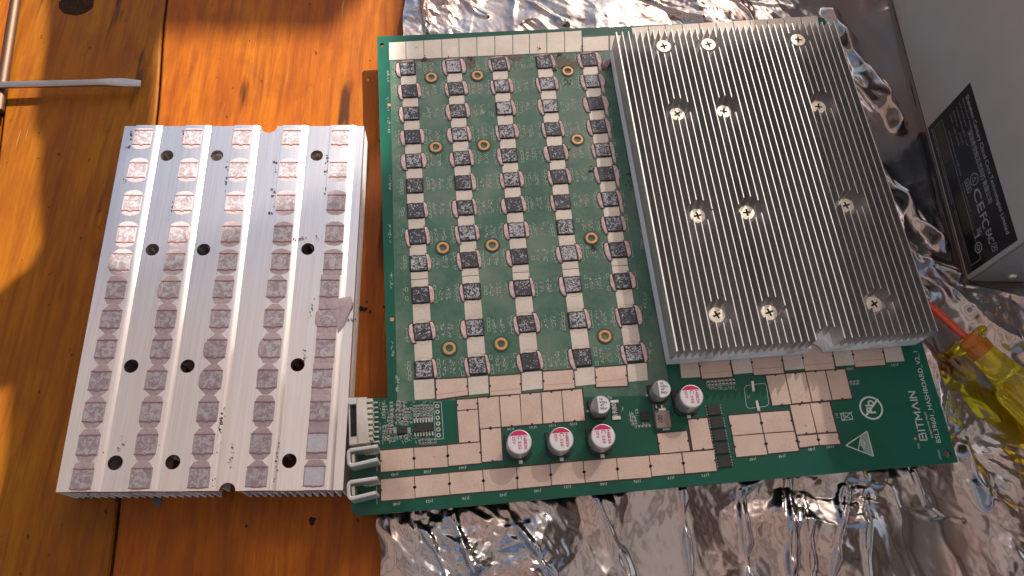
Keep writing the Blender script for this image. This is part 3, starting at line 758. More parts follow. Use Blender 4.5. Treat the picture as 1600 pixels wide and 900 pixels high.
for ci, colm in enumerate(cols):
    for ri, (x, y) in enumerate(colm):
        o = bpy.data.objects.new('chip', chip_me); C.objects.link(o); o.parent = board; WL[o.name] = Vector((x, y, ZB+.0001)); o.location = WL[o.name]-wloc(board); o.rotation_euler = (0, 0, BT+rng.uniform(-.02, .02))
        mb = MB()
        for sd in (-1, 1):
            if rng.random() < (.12 if ri < 9 else .25) and ci != 4: continue
            wd = rng.uniform(.0016, .0025)*(1.25 if ci == 4 and sd == 1 else 1); hh = rng.uniform(.0043, .0052); ol = []
            for k in range(13):
                t = -math.pi/2+math.pi*k/12; ol.append((sd*(CS/2+.0001+wd*max(0, math.cos(t))**.6), hh*math.sin(t)))
            ol += [(sd*(CS/2+.0001), hh*(1-2*k/5)*.96) for k in range(1, 5)]
            ol = [L2W(x, y, a+rng.uniform(-.0001, .0001), b) for a, b in ol]
            if sd < 0: ol = ol[::-1]
            big = [(sum(p[0] for p in ol)/len(ol), sum(p[1] for p in ol)/len(ol))]
            mb.poly([(big[0][0]+(p[0]-big[0][0])*1.22, big[0][1]+(p[1]-big[0][1])*1.09, ZB+.00035) for p in ol], 1)
            blob_into(mb, ol, ZB+.0002, .00075, rng.random(), 0, .3)
        if ci == 4 and ri < 7:      # continuous run of paste down the right-hand column
            ol = [L2W(x, y, CS/2+.0008+.0008*math.cos(t), -.0055+.0030*math.sin(t)) for t in [2*math.pi*k/14 for k in range(14)]]; blob_into(mb, ol, ZB+.0002, .0007, rng.random(), 0, .3)
        if ri == 0:
            ol = [L2W(x, y, .0041*math.cos(t), CS/2+.0008+.0007*math.sin(t)) for t in [2*math.pi*k/18 for k in range(18)]]; blob_into(mb, ol, ZB+.0002, .0007, rng.random(), 0, .3)
        if mb.v: mb.build('thermal_paste', [M_paste, M_crumb], o, origin=WL[o.name], smooth=True); 
        # worn legend round every chip
        zz = z1+.00004; wl = .00016
        def ro(dx, dy, sx, sy, m=marks):
            q = [L2W(x, y, dx+a*sx/2, dy+b*sy/2) for a, b in ((-1, -1), (1, -1), (1, 1), (-1, 1))]
            for k in range(4): m.bar(q[k], q[(k+1) % 4], wl, zz)
        for dy in (-.0032, -.0010, .0014, .0036):
            if rng.random() < .8: ro(-.0065+rng.uniform(-.0003, .0003), dy, .0011, .0019)
            if rng.random() < .75: ro(.0066+rng.uniform(-.0003, .0003), dy, .0012, .0018)
        if ci < 4:
            for k in range(40):
                dx = rng.choice((.0088, .0096, .0120, .0128, .0136)); dy = rng.uniform(-.0035, .0035)
                p = L2W(x, y, dx, dy); q = L2W(x, y, dx+rng.choice((-1, 1, 0))*.0005, dy+rng.uniform(.0003, .0009)); (marks if rng.random() < .8 else whites).bar(p, q, .00017, zz)
            for (a, b) in ((0, 0), (1, .6), (-1, .6), (1, -.6), (-1, -.6), (0, 1.2), (0, -1.2), (2, 0), (2, 1.2)):
                p = L2W(x, y, .0108+a*.0008, b*.0009); vias.poly([(*q, zz) for q in [(p[0]+.00022*math.cos(t), p[1]+.00022*math.sin(t)) for t in [2*math.pi*k/6 for k in range(6)]]])
        for k in range(10):
            dx = rng.uniform(-.0085, -.0075); dy = rng.uniform(-.004, .004); p = L2W(x, y, dx, dy); marks.bar(p, L2W(x, y, dx+rng.uniform(-.0004, .0004), dy+.0005), .00012, zz)

# pale pads between the chips
PH = .00035
pw = .0080
def pad(outline, m, name, z0=ZB-.0001, h=PH):
    mb = MB(); mb.prism(outline, z0, ZB+h, 0, None, True, .00008); return mb.build(name, m, board)
for colm in cols:
    for ri in range(11):
        (xa, ya), (xb, yb) = colm[ri], colm[ri+1]
        d = math.hypot(xb-xa, yb-ya); g_ = d-CS-.0005; mx_, my_ = (xa+xb)/2, (ya+yb)/2
        if ri in (8,):
            for s_ in (-1, 1):
                c = L2W(mx_, my_, 0, s_*g_/4); pad(rect(*c, pw, g_/2-.0003, BT), M_tin, 'tinned_pad')
        else: pad(rect(mx_, my_, pw, g_, BT), M_tin, 'tinned_pad')
        if ri > 8:   # curved residue mark
            for sg in (-1, 1):
                for k in range(7):
                    t0, t1 = (math.pi*(.15+.7*k/7), math.pi*(.15+.7*(k+1)/7))
                    c = (mx_, my_); f_ = lambda t: L2W(mx_, my_, .0036*math.cos(t), sg*(g_/2-.0026*math.sin(t)+.0008))
                    vias.bar(f_(t0), f_(t1), .00016, ZB+PH+.00004)
# top row of pads
xs = [607, 634, 662, 690, 717, 745, 773, 801, 827, 854, 882, 909]
def topline(x): return 66.5-(x-607)*.0625
def botline(x): return 94-(x-607)*.045
for a, b in zip(xs[:-1], xs[1:]): pad(quad([(a+.5, topline(a)), (b-.5, topline(b)), (b, botline(b)), (a+1, botline(a))], ZB+PH), M_tin, 'tinned_pad')
for a, b in ((910, 951), (952.5, 975)): pad(quad([(a+.5, topline(a)+11), (b-.5, topline(b)+11), (b, botline(b)), (a+1, botline(a))], ZB+PH), M_tin, 'tinned_pad')
for k in range(11):
    a = 986+k*26.5; pad(quad([(a+.5, topline(a)), (a+26, topline(a+26)), (a+33, botline(a+26)), (a+7.5, botline(a))], ZB+PH), M_tin, 'tinned_pad')
quads = [
 [(714,625),(745.8,622.7),(745.8,638.5),(714.4,641)], [(714.4,642.4),(746.6,639.8),(749,689.6),(717.7,691.7)], [(747,622),(779,619.4),(782.4,666.6),(750,669.7)], [(751,671),(782.4,668.7),(785.4,719),(753.5,722)],
 [(780.4,619.6),(811.5,616.7),(815,664.4),(784,667)], [(813,616),(844.4,613.8),(847.3,661.8),(815.5,664.4)], [(846,613.3),(876.7,611),(880.4,659),(849,661.8)], [(877.8,610.7),(909,607.8),(914,656.7),(881.8,659)],
 [(593.9,704.4),(645.7,699.8),(647,733),(595,737.4)], [(647,699.8),(698,696),(699.9,729.2),(648,732.5)], [(699.4,695.5),(750,691),(751.7,723.3),(701,728)],
 [(595,749.6),(646.7,744.5),(648.3,778.5),(595.6,782.3)], [(648,744.5),(701,739.4),(702.7,772.6),(649,777.7)], [(702,739),(753.5,734.8),(756,768),(703.7,772.4)], [(754.8,734.3),(806.7,730),(808,763.8),(757,768)],
 [(807.8,730),(859,725.6),(861,758.4),(809.3,763.3)], [(860,725),(910.4,720.4),(913.8,754.4),(862.2,757.8)], [(911.6,720.4),(962.7,716),(965.6,749.3),(914.9,754)], [(964,716),(1013.8,712),(1017.8,745.6),(966.7,749.3)],
 [(1015,711.8),(1064.3,707.6),(1069.2,739.7),(1019,744)], [(1066,707.4),(1115.6,703.2),(1120,735.5),(1070.9,739.7)],
 [(1026.9,677.6),(1073,673.6),(1078,704.2),(1031.8,708.6)], [(1075,656),(1105,653),(1114.4,700.8),(1083,703.5)],
 [(1138.4,649.5),(1185.8,645.8),(1192,676.4),(1145,680.5)], [(1187.7,645),(1233,641.7),(1240.5,673),(1193.8,676.4)], [(1145,681.7),(1192.6,678),(1199.2,709.8),(1150.6,714)], [(1194.3,677.8),(1241.3,674.4),(1248,704),(1201,708.5)],
 [(1234.7,633.3),(1264.8,630.7),(1275.5,676),(1244.8,679)], [(1265.9,630.3),(1296,628),(1307.5,674.2),(1277.2,676)], [(1246,681.3),(1276,679),(1280,695.2),(1249.8,699.2)], [(1277.9,678.7),(1308.8,676.5),(1313,693.3),(1281.2,695.2)],
 [(1196.8,587.2),(1226,584.5),(1236.5,631),(1207.3,633.6)], [(1227.5,584),(1257.8,581.8),(1268.3,627.5),(1238,630.3)], [(1259.2,581.5),(1289,579.2),(1299.5,624.8),(1269.9,627.2)], [(1290.7,579.2),(1320,576.8),(1331.2,622),(1301.2,624.6)],
 [(681,593),(729.5,590.5),(731,617),(682,624)], [(764.8,588.5),(813,585),(814.3,615),(766,618)], [(848.3,581),(895.5,577.7),(898,606),(849.5,610)], [(930,574.8),(978,571),(980.5,602.6),(932,604.5)],
 [(1090,553),(1138,549),(1144.2,588.4),(1097.3,591.8)], [(1171,546),(1219,543),(1225.0,582.8),(1178.4,586)], [(1251,540),(1298,536),(1304.6,576.5),(1258,579.2)], [(1329,535),(1376,530),(1383.4,569.9),(1336.8,573.3)]]
under = MB(); dots = MB()
for q in quads:
    pad(quad(q, ZB+PH), M_pad, 'copper_pad')
    cx = sum(p[0] for p in q)/4; cy = sum(p[1] for p in q)/4
    under.prism(quad([(cx+(x-cx)+(2.0 if x > cx else -2.0), cy+(y-cy)+(2.0 if y > cy else -2.0)) for x, y in q], ZB), ZB-.0001, ZB+.00012+.000002*len(dots.f))
    dn = q[1][0]-q[0][0] > abs(q[3][1]-q[0][1])
    for a, b in (((0, 3), (1, 2)) if dn else ((0, 1), (3, 2))):
        p = U((q[a][0]+q[b][0])/2, (q[a][1]+q[b][1])/2, ZB+PH)
        dots.poly([(p[0]+.0006*math.cos(t), p[1]+.0006*math.sin(t), ZB+PH+.00006) for t in [2*math.pi*k/10 for k in range(10)]])
under.build('pad_border', M_paddark, board); dots.build('pad_notch', M_paddark, board)
for q in [[(646,594),(678,591.6),(679.5,622.8),(648,625)], [(731,589.4),(762.5,586.9),(763.8,614.4),(732.6,617.3)], [(814.8,582),(846.5,579.5),(848,607),(815.8,610.7)], [(897.2,575.9),(928.5,573.3),(930.5,600.4),(899.3,603.4)], [(980,569.6),(1010.4,566.7),(1012.5,594),(982,596.8)],
          [(1061,555),(1089,553),(1094.5,588.9),(1065,590.8)], [(1139,550),(1170,547),(1176.7,582),(1147,584.7)], [(1220,543),(1250,541),(1257,576),(1226.6,578.7)], [(1299,537),(1327,534),(1335.6,569.9),(1306.4,572)], [(1377,531),(1405,530),(1413.3,564),(1385,565.9)]]:
    pad(quad(q, ZB+PH), M_tin, 'tinned_pad')
# fold line across the lower strip
mb = MB()
for a, b in (((682, 617), (731, 610)), ((766, 612), (814, 607)), ((849, 602), (898, 598)), ((932, 597), (980, 592)), ((1096, 584), (1143, 580)), ((1178, 577), (1225, 573)), ((1258, 571), (1304, 567)), ((1337, 565), (1383, 561))):
    mb = MB(); mb.bar(U(*a, ZB+PH), U(*b, ZB+PH), .0002, ZB+PH+.00005); mb.build('pad_score', M_silkred, board)

# brass mounting rings
mb = MB(); mb.lathe((0, 0), [(.0042, 0), (.0042, .00006)], 32, [0, 0]); r_ = MB()
ring_prof = [(.0031, 0), (.0031, .0005), (.0028, .0008), (.0019, .0008), (.0018, .0003), (.0016, .0002), (.0015, -.0003)]
r_.lathe((0, 0), [(.0040, 0), (.0040, .00008), (.0031, .00008)]+ring_prof[1:], 36, [2, 2, 0, 0, 0, 0, 0, 1, 1])
ring = r_.build('mounting_ring', [M_brass, M_hole, M_ringmask], board, origin=(0, 0, 0), smooth=True, sharp=30); rme = ring.data; bpy.data.objects.remove(ring)
for p, r in holes[3:]:
    c = U(*p, ZB); o = bpy.data.objects.new('mounting_ring', rme); C.objects.link(o); o.parent = board; WL[o.name] = Vector((c[0], c[1], ZB+.0001)); o.location = WL[o.name]-wloc(board)

# capacitors
def stroke_poly(c, r, a0, a1, z): return [(c[0]+r*math.cos(a0+(a1-a0)*k/20), c[1]+r*math.sin(a0+(a1-a0)*k/20), z) for k in range(21)]
def capacitor(px, r, h, kind):
    z = ZB+h; c = U(*px, z); o0 = (c[0], c[1], ZB)
    mb = MB(); oc = []
    s_ = r*1.06
    pts = [L2W(c[0], c[1], a*s_, b*s_) for a, b in ((-1, -.62), (-.62, -1), (.62, -1), (1, -.62), (1, 1), (-1, 1))]
    mb.prism(pts, ZB, ZB+.0014, 0, bev=.0002); base = mb.build('capacitor_base', M_black, board, origin=o0)
    mb = MB(); mb.lathe(c, [(r*.93, ZB+.0013), (r*.96, ZB+.0017), (r*.93, ZB+.0021), (r*.93, ZB+.0024), (r, ZB+.0030), (r, z-.0006), (r*.985, z-.00025), (r*.94, z), (r*.90, z-.00005)], 48, [0]*9)
    body = mb.build('capacitor', M_capmetal, board, origin=o0, smooth=True, sharp=60)
    mb = MB(); rt = r*.91; zt = z+.00006
    def arcpoly(a0, a1, zz, mi): mb.poly(stroke_poly(c, rt, a0, a1, zz), mi)
    if kind == 'polymer':
        arcpoly(0, 2*math.pi*.9999, zt, 0); arcpoly(math.radians(35)+BT, math.radians(145)+BT, zt+.00005, 1)
        ex = np.array([*rot2((0, -1), BT+.0), 0]); ey = np.array([*rot2((1, 0), BT), 0]); O = np.array([c[0], c[1], zt+.00008])
        def T(s, dx, dy, W, H): text_into(mb, s, O+ey*dx-ex*dy, ex, ey, W, H, 1, .012)
        T('H8836', r*.34, r*.46, r*1.12, r*.24); T('C', r*-.10, r*.50, r*.30, r*.32); T('330', r*-.12, r*.06, r*.66, r*.24); T('35V', r*-.56, r*.46, r*.62, r*.24)
    else:
        arcpoly(0, 2*math.pi*.9999, zt, 0); arcpoly(math.radians(118), math.radians(252), zt+.00005, 2)
        ex = np.array([*rot2((1, 0), BT-.12), 0]); ey = np.array([*rot2((0, 1), BT-.12), 0]); O = np.array([c[0], c[1], zt+.00008])
        for s, dx, dy, W in (('1K', -.18, .46, .40), ('VZH', -.22, .13, .80), ('47', -.14, -.20, .42), ('50V', -.14, -.54, .76)): text_into(mb, s, O+ex*dx*r+ey*dy*r, ex, ey, W*r, r*.22, 3, .025)
    mb.build('printed_top', [M_captop, M_mag, M_capgrey, M_ink], body, origin=o0)
    mb = MB(); t_ = L2W(c[0], c[1], .0006, -r*1.13) if kind == 'polymer' else L2W(c[0], c[1], -r*1.13, -.0002)
    mb.box(t_, .0016 if kind == 'polymer' else .0009, .0022 if kind == 'polymer' else .0009, ZB, ZB+.0004, BT); mb.build('capacitor_lead', M_solder, board)
for p in ((811.8, 690.4), (877.3, 686.2), (942.7, 681.2), (1080.9, 618.9)): capacitor(p, .0053, .0120, 'polymer')
for p in ((939.5, 632), (1034.3, 607.2)): capacitor(p, .0041, .0098, 'small')

# ICs and small parts
def chipbox(name, q, h, m, lab=None, z=ZB, bev=.0001):
    mb = MB(); mb.prism(quad(q, z+h), z, z+h, 0, bev=bev); o = mb.build(name, m, board)
    if lab: tag(o, lab)
    return o
leads = MB()
for c in ((1116.1, 639.7), (1121, 659.9), (1124.4, 679.7), (1128.3, 700), (1132.7, 720.9)):
    cc = U(*c, ZB+.001); mb = MB(); mb.box(cc, .0060, .0048, ZB, ZB+.001, BT, bev=.0001); mb.build('transistor', M_black, board, origin=(cc[0], cc[1], ZB), )
    for s_ in (-1, 1):
        for k in range(4): leads.box(L2W(cc[0], cc[1], s_*.0032, -.0018+k*.0012), .0006, .0005, ZB, ZB+.0003, BT)
leads.build('transistor_leads', M_solder, board)
ind = chipbox('inductor', [(1022.8, 642.2), (1046, 640.7), (1049.6, 667), (1026.4, 669)], .0028, M_ferrite, bev=.0003)
mb = MB(); text_px(mb, '100', (1036.2, 660), (1034.8, 648.5), .0022, ZB+.00285, bold=.02); mb.build('marking', M_ink, ind)
mb = MB(); c = U(1040.5, 670.5, ZB); mb.box(c, .0032, .0010, ZB, ZB+.0006, BT); c = U(1034, 640, ZB); mb.box(c, .0032, .0010, ZB, ZB+.0006, BT); mb.build('inductor_terminals', M_solder, board)
chipbox('regulator_chip', [(1001, 643), (1014.5, 642), (1016, 656), (1002.5, 657)], .0008, M_black)
rs = chipbox('large_resistor', [(954, 626.5), (965.5, 625.5), (970, 653.5), (957.5, 654.5)], .0007, M_resist)
mb = MB()
for q in ([(953.5, 625.5), (966, 624.5), (966.5, 628.5), (954.2, 629.5)], [(956.7, 650.5), (969.3, 649.5), (970.2, 655), (957.5, 656)]): mb.prism(quad(q, ZB+.0008), ZB, ZB+.0008)
mb.build('resistor_end', M_solder, rs)
mb = MB(); text_px(mb, '1R80', (965.0, 649), (962.2, 630), .0021, ZB+.00075, bold=.01); mb.build('marking', M_silk, rs)
# SOIC, smaller IC, header
so = chipbox('logic_chip', [(645.5, 662.5), (676.5, 660.5), (677.5, 672.5), (646.5, 675)], .0014, M_black, bev=.0002)
mb = MB()
for k in range(7):
    for y_ in (657.5, 678.5):
        c = U(647.8+k*4.55+(0.8 if y_ > 670 else 0), y_-(k*.25), ZB); mb.box(c, .00055, .0020, ZB, ZB+.0004, BT)
mb.build('chip_lead', M_solder, so)
s2 = chipbox('interface_chip', [(619.5, 668.5), (636, 667.5), (636.5, 676.5), (620, 678)], .0010, M_black)
mb = MB()
for k in range(5):
    for x_ in (617.3, 639): c = U(x_, 669+k*1.9, ZB); mb.box(c, .0014, .0003, ZB, ZB+.0003, BT)
mb.build('chip_lead', M_solder, s2)
silk = MB(); zs = ZB+.0001
def outline_px(mbx, pts, wd=.00022, closed=True, z=zs):
    q = [U(*p, z) for p in pts]
    for k in range(len(q)-(0 if closed else 1)): mbx.bar(q[k], q[(k+1) % len(q)], wd, z)
outline_px(silk, [(677.5, 628.5), (689.5, 628), (693, 685.5), (680.5, 686.5)], .0002)
hp = MB(); hd = MB()
for k in range(6):
    c = U(683.2+k*.45, 634.6+k*9.1, ZB)
    hp.lathe(c, [(.00095, ZB), (.00095, ZB+.00012)], 16); hd.lathe(c, [(.00050, ZB), (.00050, ZB+.00018)], 12)
hp.build('test_point', M_solder, board); hd.build('pin_hole', M_hole, board)
# small passives round the connector
pr = MB(); pr.box((0, 0), .0006, .0009, 0, .00042, 0, 0); pr.box((0, .00055), .0006, .00032, 0, .00046, 0, 1); pr.box((0, -.00055), .0006, .00032, 0, .00046, 0, 1)
def proto(m): 
    o = pr.build('chip_resistor', [m, M_solder], board, origin=(0, 0, 0)); me = o.data; bpy.data.objects.remove(o); return me
rme_, cme_ = proto(M_resist), proto(M_caprc)
rng = random.Random(31)
def smd(px, turn=0, me=None, nm='chip_resistor', sc=1):
    c = U(*px, ZB); me = me or rme_
    o = bpy.data.objects.new('chip_capacitor' if me is cme_ else nm, me); C.objects.link(o); o.parent = board; WL[o.name] = Vector((c[0], c[1], ZB+.00008)); o.location = WL[o.name]-wloc(board); o.rotation_euler = (0, 0, BT+turn); o.scale = (sc,)*3
    q = [L2W(c[0], c[1], *rot2((a*.0006*sc, b*.0011*sc), turn)) for a, b in ((-1, -1), (1, -1), (1, 1), (-1, 1))]
    for k in range(4): silk.bar(q[k], q[(k+1) % 4], .00012, zs)
grids = [(600, 634, 6, 1.5, 8.5, 3), (612, 632, 1, 0, 6, 7), (622, 630, 2, 6, 6.2, 6), (634, 640, 2, 6, 7, 4), (648, 637, 6, 5.2, 8, 3), (601, 668, 2, 6.5, 8, 3), (623, 683, 3, 6, 0, 1), (656, 690.5, 6, 4.6, 0, 1), (604, 687, 3, 6, 0, 1), (609, 655, 1, 0, 9, 2)]
for gx_, gy_, nx_, dx_, dy_, ny_ in grids:
    for i in range(nx_ if dx_ > 2 else 1):
        for j in range(ny_):
            smd((gx_+i*dx_+rng.uniform(-.5, .5), gy_+j*dy_-i*.25), rng.choice((0, math.pi/2)) if dx_ > 5.5 else 0, cme_ if rng.random() < .3 else rme_, sc=rng.choice((.85, 1, 1.1)))
for k in range(8): smd((1106.5+k*5.6, 599.8-k*.5), 0, cme_ if 2 <= k <= 4 else rme_, sc=1.25)
for px in ((996, 667), (1001, 666.5), (1006, 666), (1012, 665.5)): smd(px, math.pi/2, sc=1.0)
for px in ((988, 649), (991, 655), (988, 661), (993, 660), (995, 643)): smd(px, 0, sc=.9)
smd((1029, 636.5), math.pi/2, sc=2.2)
# legend strokes in the crowded corner and elsewhere
for _ in range(330):
    p = U(rng.uniform(592, 676), rng.uniform(627, 694), zs); a = rng.choice((0, math.pi/2))+BT; l_ = rng.uniform(.0003, .0009); silk.bar(p, (p[0]+l_*math.cos(a), p[1]+l_*math.sin(a)), .00014, zs)
for (cx, cy, n, sx_, sy_) in ((988, 655, 60, 5, 9), (1010, 664, 20, 6, 2), (1128, 607, 60, 22, 2.5), (952, 622, 14, 4, 2), (1148, 700, 26, 2, 8), (972, 640, 6, 2, 4), (606, 120, 16, 1, 8), (605, 163, 10, 1, 10), (607, 195, 22, 1.5, 12), (609, 285, 22, 1.5, 12), (609, 365, 16, 1.5, 14), (611, 440, 18, 1.5, 14), (613, 545, 18, 1.5, 14), (620, 600, 30, 2, 12), (968, 155, 12, 1.5, 8), (979, 215, 12, 1.5, 8), (1003, 375, 24, 2, 14), (1008, 470, 16, 2, 12), (1016, 545, 16, 2, 10), (926, 40, 4, 3, 1), (1170, 620, 6, 2, 2)):
    for _ in range(n):
        p = U(cx+rng.uniform(-sx_, sx_), cy+rng.uniform(-sy_, sy_), zs); a = rng.choice((0, math.pi/2))+BT; l_ = rng.uniform(.0003, .0010); silk.bar(p, (p[0]+l_*math.cos(a), p[1]+l_*math.sin(a)), .00015, zs)
# reference numbers printed upside down under the pads
for s, px in (('J143', (617, 742)), ('J158', (668, 737.5)), ('J161', (723, 731.5)), ('J148', (620, 788)), ('J152', (671, 783.5)), ('J170', (728, 779)), ('J142', (786, 774)), ('J145', (840, 767.5)), ('J151', (887, 761)), ('J166', (943, 757)), ('J175', (996, 752.5)), ('J176', (997, 752.5)), ('J177', (1048, 747)), ('J171', (1102, 743)), ('J134', (798, 671)), ('J131', (833, 668)), ('J127', (863, 665)), ('J125', (896, 663)), ('J147', (1176, 718)), ('J149', (1222, 713.5)), ('J180', (1268, 702.5)), ('J181', (1297, 698.5)), ('J101', (1398, 571)), ('J102', (1328, 577))):
    if s == 'J176': continue
    text_px(silk, s, (px[0]+5.5, px[1]-3), (px[0]-5.5, px[1]-2), .0011, zs)
# boxed outline of an unfitted capacitor with two solder bars
q_ = []
for (cx, cy, a0) in ((1193, 603, math.pi/2), (1168, 605, math.pi), (1173, 633, math.pi*1.5), (1196, 631, 0)):
    pass
rr_pts = []
for (cx, cy), a0 in (((1169, 608), 180), ((1192, 605), 270), ((1195, 629), 0), ((1172, 632), 90)):
    for k in range(5):
        a = math.radians(a0-0+k*22.5) if False else math.radians(a0+k*22.5)
        rr_pts.append((cx+6*math.cos(a), cy+6*math.sin(a)))
outline_px(silk, [rr_pts[i] for i in list(range(0, 20))], .0002)
mb = MB()
for q in ([(1173.5, 595), (1178, 594.5), (1179.5, 611), (1175.5, 611.5)], [(1180, 625.5), (1184, 625), (1188.5, 642), (1183.5, 642.5)]): mb.prism(quad(q, ZB+.0006), ZB, ZB+.0006, bev=.0002)
mb.build('solder_bar', M_solder, board)
outline_px(silk, [(594.5, 716), (594.5, 738)], .0002, False); outline_px(silk, [(589, 701), (589, 736)], .0002, False); outline_px(silk, [(588.5, 750), (589, 788)], .0002, False)
# maker's name, board code and symbols
lt = {'B': (1.0, [[(0,0),(0,1),(.82,1),(.82,.53)], [(0,.53),(.92,.53),(.92,0),(0,0)]]), 'I': (.12, [[(.05,0),(.05,1)]]), 'T': (.9, [[(0,1),(.9,1)], [(.45,1),(.45,0)]]),
      'M': (1.1, [[(0,0),(0,1),(.5,.25),(1,1),(1,0)]]), 'A': (1.0, [[(0,0),(.5,1),(1,0)]]), 'N': (.9, [[(0,0),(0,1),(.85,0),(.85,1)]])}
a_ = U(1448.4, 687.5, zs); b_ = U(1429.5, 611.5, zs); d_ = (b_-a_)[:2]; Wt = np.linalg.norm(d_); d_ /= Wt; n_ = np.array([-d_[1], d_[0]])
x = 0; tot = sum(lt[c][0]+.28 for c in 'BITMAIN')-.28; sc = Wt/tot; hcap = .0031
big = MB()
for chh in 'BITMAIN':
    w_, st = lt[chh]
    for pl_ in st:
        for p, q in zip(pl_[:-1], pl_[1:]):
            P = a_[:2]+d_*((x+p[0])*sc)+n_*(p[1]*hcap); Q = a_[:2]+d_*((x+q[0])*sc)+n_*(q[1]*hcap)
            e = (Q-P)/np.linalg.norm(Q-P)*.00022; big.bar(P-e, Q+e, .00055, zs+.00002)
    x += w_+.28
big.build('maker_name', M_silk, board)
text_px(silk, 'BSL39601_HASHBOARD_V2_1', (1470.4, 691.4), (1433.5, 549), .0021, zs)
text_px(silk, 'IN MATH WE TRUST', (1458.5, 684), (1446.8, 643.5), .0009, zs, bold=.01)
text_px(silk, 'TP25', (1438, 701), (1436, 693), .0009, zs); text_px(silk, 'HOLE1', (1471, 717), (1467.5, 703), .0009, zs)
for dy in (0, 3.6): text_px(silk, 'J4 J6 J8', (1327, 596.5+dy+1.5), (1342.5, 595.5+dy+1), .0009, zs)
text_px(silk, '11S', (1310, 652.5), (1308.5, 645.5), .0010, zs)
big = MB()
cP = U(1361.2, 637.4, zs); Rr = .00505
def arc_into(mbx, c, r, a0, a1, wd, n=40):
    for k in range(n):
        t0, t1 = a0+(a1-a0)*k/n, a0+(a1-a0)*(k+1)/n
        ps = [(c[0]+(r+s_*wd/2)*math.cos(t), c[1]+(r+s_*wd/2)*math.sin(t), zs) for s_, t in ((1, t0), (1, t1), (-1, t1), (-1, t0))]; mbx.poly(ps)
arc_into(big, cP, Rr, 0, 2*math.pi, .0008)
text_px(big, 'Pb', (1369, 645.5), (1364.0, 625), .0042, zs+.00002, bold=.012)
big.bar(U(1371.5, 623.5, zs), U(1352, 651, zs), .0008, zs+.00004)
big.build('lead_free_symbol', M_silk, board)
big = MB(); tri = [(1354.7, 673.7), (1321.7, 696), (1365, 712.8)]
outline_px(big, tri, .00045)
for k in range(1, 9):        # hatched right half
    f_ = k/9*.62; A = np.array(tri[0])*(1-f_*.6)+np.array(tri[1])*f_*.6; B = np.array(tri[2])*(1-f_*.6)+np.array(tri[1])*f_*.6
    outline_px(big, [tuple(A), tuple(B)], .0002, False)
outline_px(big, [(1345, 680), (1341, 705)], .00035, False)
for r in (.0011, .0019, .0027): arc_into(big, U(1342, 693.5, zs), r, -1.1+BT, 1.1+BT, .0004, 10)
hd_ = [U(x, y, zs+.00002) for x, y in ((1331, 690), (1337, 684), (1343, 686), (1344, 691), (1341, 697), (1340, 702), (1336, 696), (1331, 694))]
big.build('static_warning_symbol', M_silk, board)
big = MB(); outline_px(big, [(1313.5, 646), (1329.5, 645), (1332.5, 655), (1316, 657)], .0003); outline_px(big, [(1312, 646), (1333, 656)], .0003, False); outline_px(big, [(1331, 643.5), (1316, 657.5)], .0003, False)
outline_px(big, [(1318, 644), (1319.5, 657)], .0002, False)
big.build('crossed_bin_symbol', M_silk, board)
mb = MB(); c = U(1430, 685.5, zs); mb.lathe(c, [(.0006, ZB), (.0006, ZB+.0002)], 14); mb.build('test_point', M_brass, board)
mb = MB(); c = U(608, 164, zs); mb.lathe(c, [(.0010, ZB), (.0010, ZB+.0001)], 14); mb.build('test_point', M_brass, board); mb = MB(); c = U(612.5, 499, zs); mb.lathe(c, [(.0010, ZB), (.0010, ZB+.0001)], 14); mb.build('test_point', M_brass, board)
silk.build('silkscreen', M_silk, board); marks.build('worn_legend', M_silkdim, board); whites.build('legend_strokes', M_silk, board); vias.build('vias', M_silkred, board)
# a torn flap of paste and crumbs at the top of the right-hand column
mb = MB(); fp = [(940, 98), (952, 92), (957, 96), (948, 108), (941, 106)]; blob_into(mb, [tuple(U(*p, ZB+.001)[:2]) for p in fp][::-1], ZB+.0002, .0016, 3, 0, .3); mb.build('paste_flap', M_ridge, board, smooth=True)
mb = MB(); rng = random.Random(8)
for px, n in (((842, 77), 8), ((868, 90), 8), ((876, 86), 10), ((865, 108), 10), ((887, 128), 8), ((885, 270), 10), ((886, 230), 10), ((926, 265), 8), ((928, 386), 14), ((983, 270), 12), ((985, 290), 8), ((909, 75), 6), ((700, 92), 10), ((735, 90), 10), ((665, 92), 14)): crumbs(mb, px, n, (.0008, .0010), ZB+.0004, .0001, .0005)
tag(mb.build('grime', M_crumb, board), None, kind='stuff')

# white connector at the left edge
def wq(mb, q, z0, z1, mi=0, bev=0): mb.prism(quad(q, z1), z0, z1, mi, bev=bev)
zc = ZB+.0075
mb = MB()
wq(mb, [(544, 622), (573, 620.5), (577, 692), (546, 695)], ZB-.001, zc-.002)
wq(mb, [(557, 622), (572, 620.8), (577, 691), (559, 693.5)], zc-.002, zc)
wq(mb, [(544, 622), (557.5, 621), (558, 630.5), (544.5, 631.5)], zc-.002, zc)
wq(mb, [(545.5, 683.5), (559.5, 682), (560, 693.4), (546, 695)], zc-.002, zc)
con = mb.build('cable_connector', M_ivory, board)
mb = MB()
for k in range(8):
    y_ = 623+k*8.6; wq(mb, [(571.5, y_), (582, y_-.6), (582.2, y_+4.2), (571.8, y_+4.8)], ZB, zc-.0006-.0004*(k % 2))
mb.build('connector_rib', M_ivory, con)
mb = MB(); wq(mb, [(547, 633), (556, 632.5), (557, 681), (548, 682.5)], zc-.0030, zc-.0018); mb.build('connector_slot', M_hole, con)
mb = MB()
for k in range(9): c = U(586.5+k*.25, 629.5+k*7.6, ZB); mb.box(c, .0022, .0007, ZB, ZB+.0005, BT)
mb.build('connector_pin', M_solder, con)
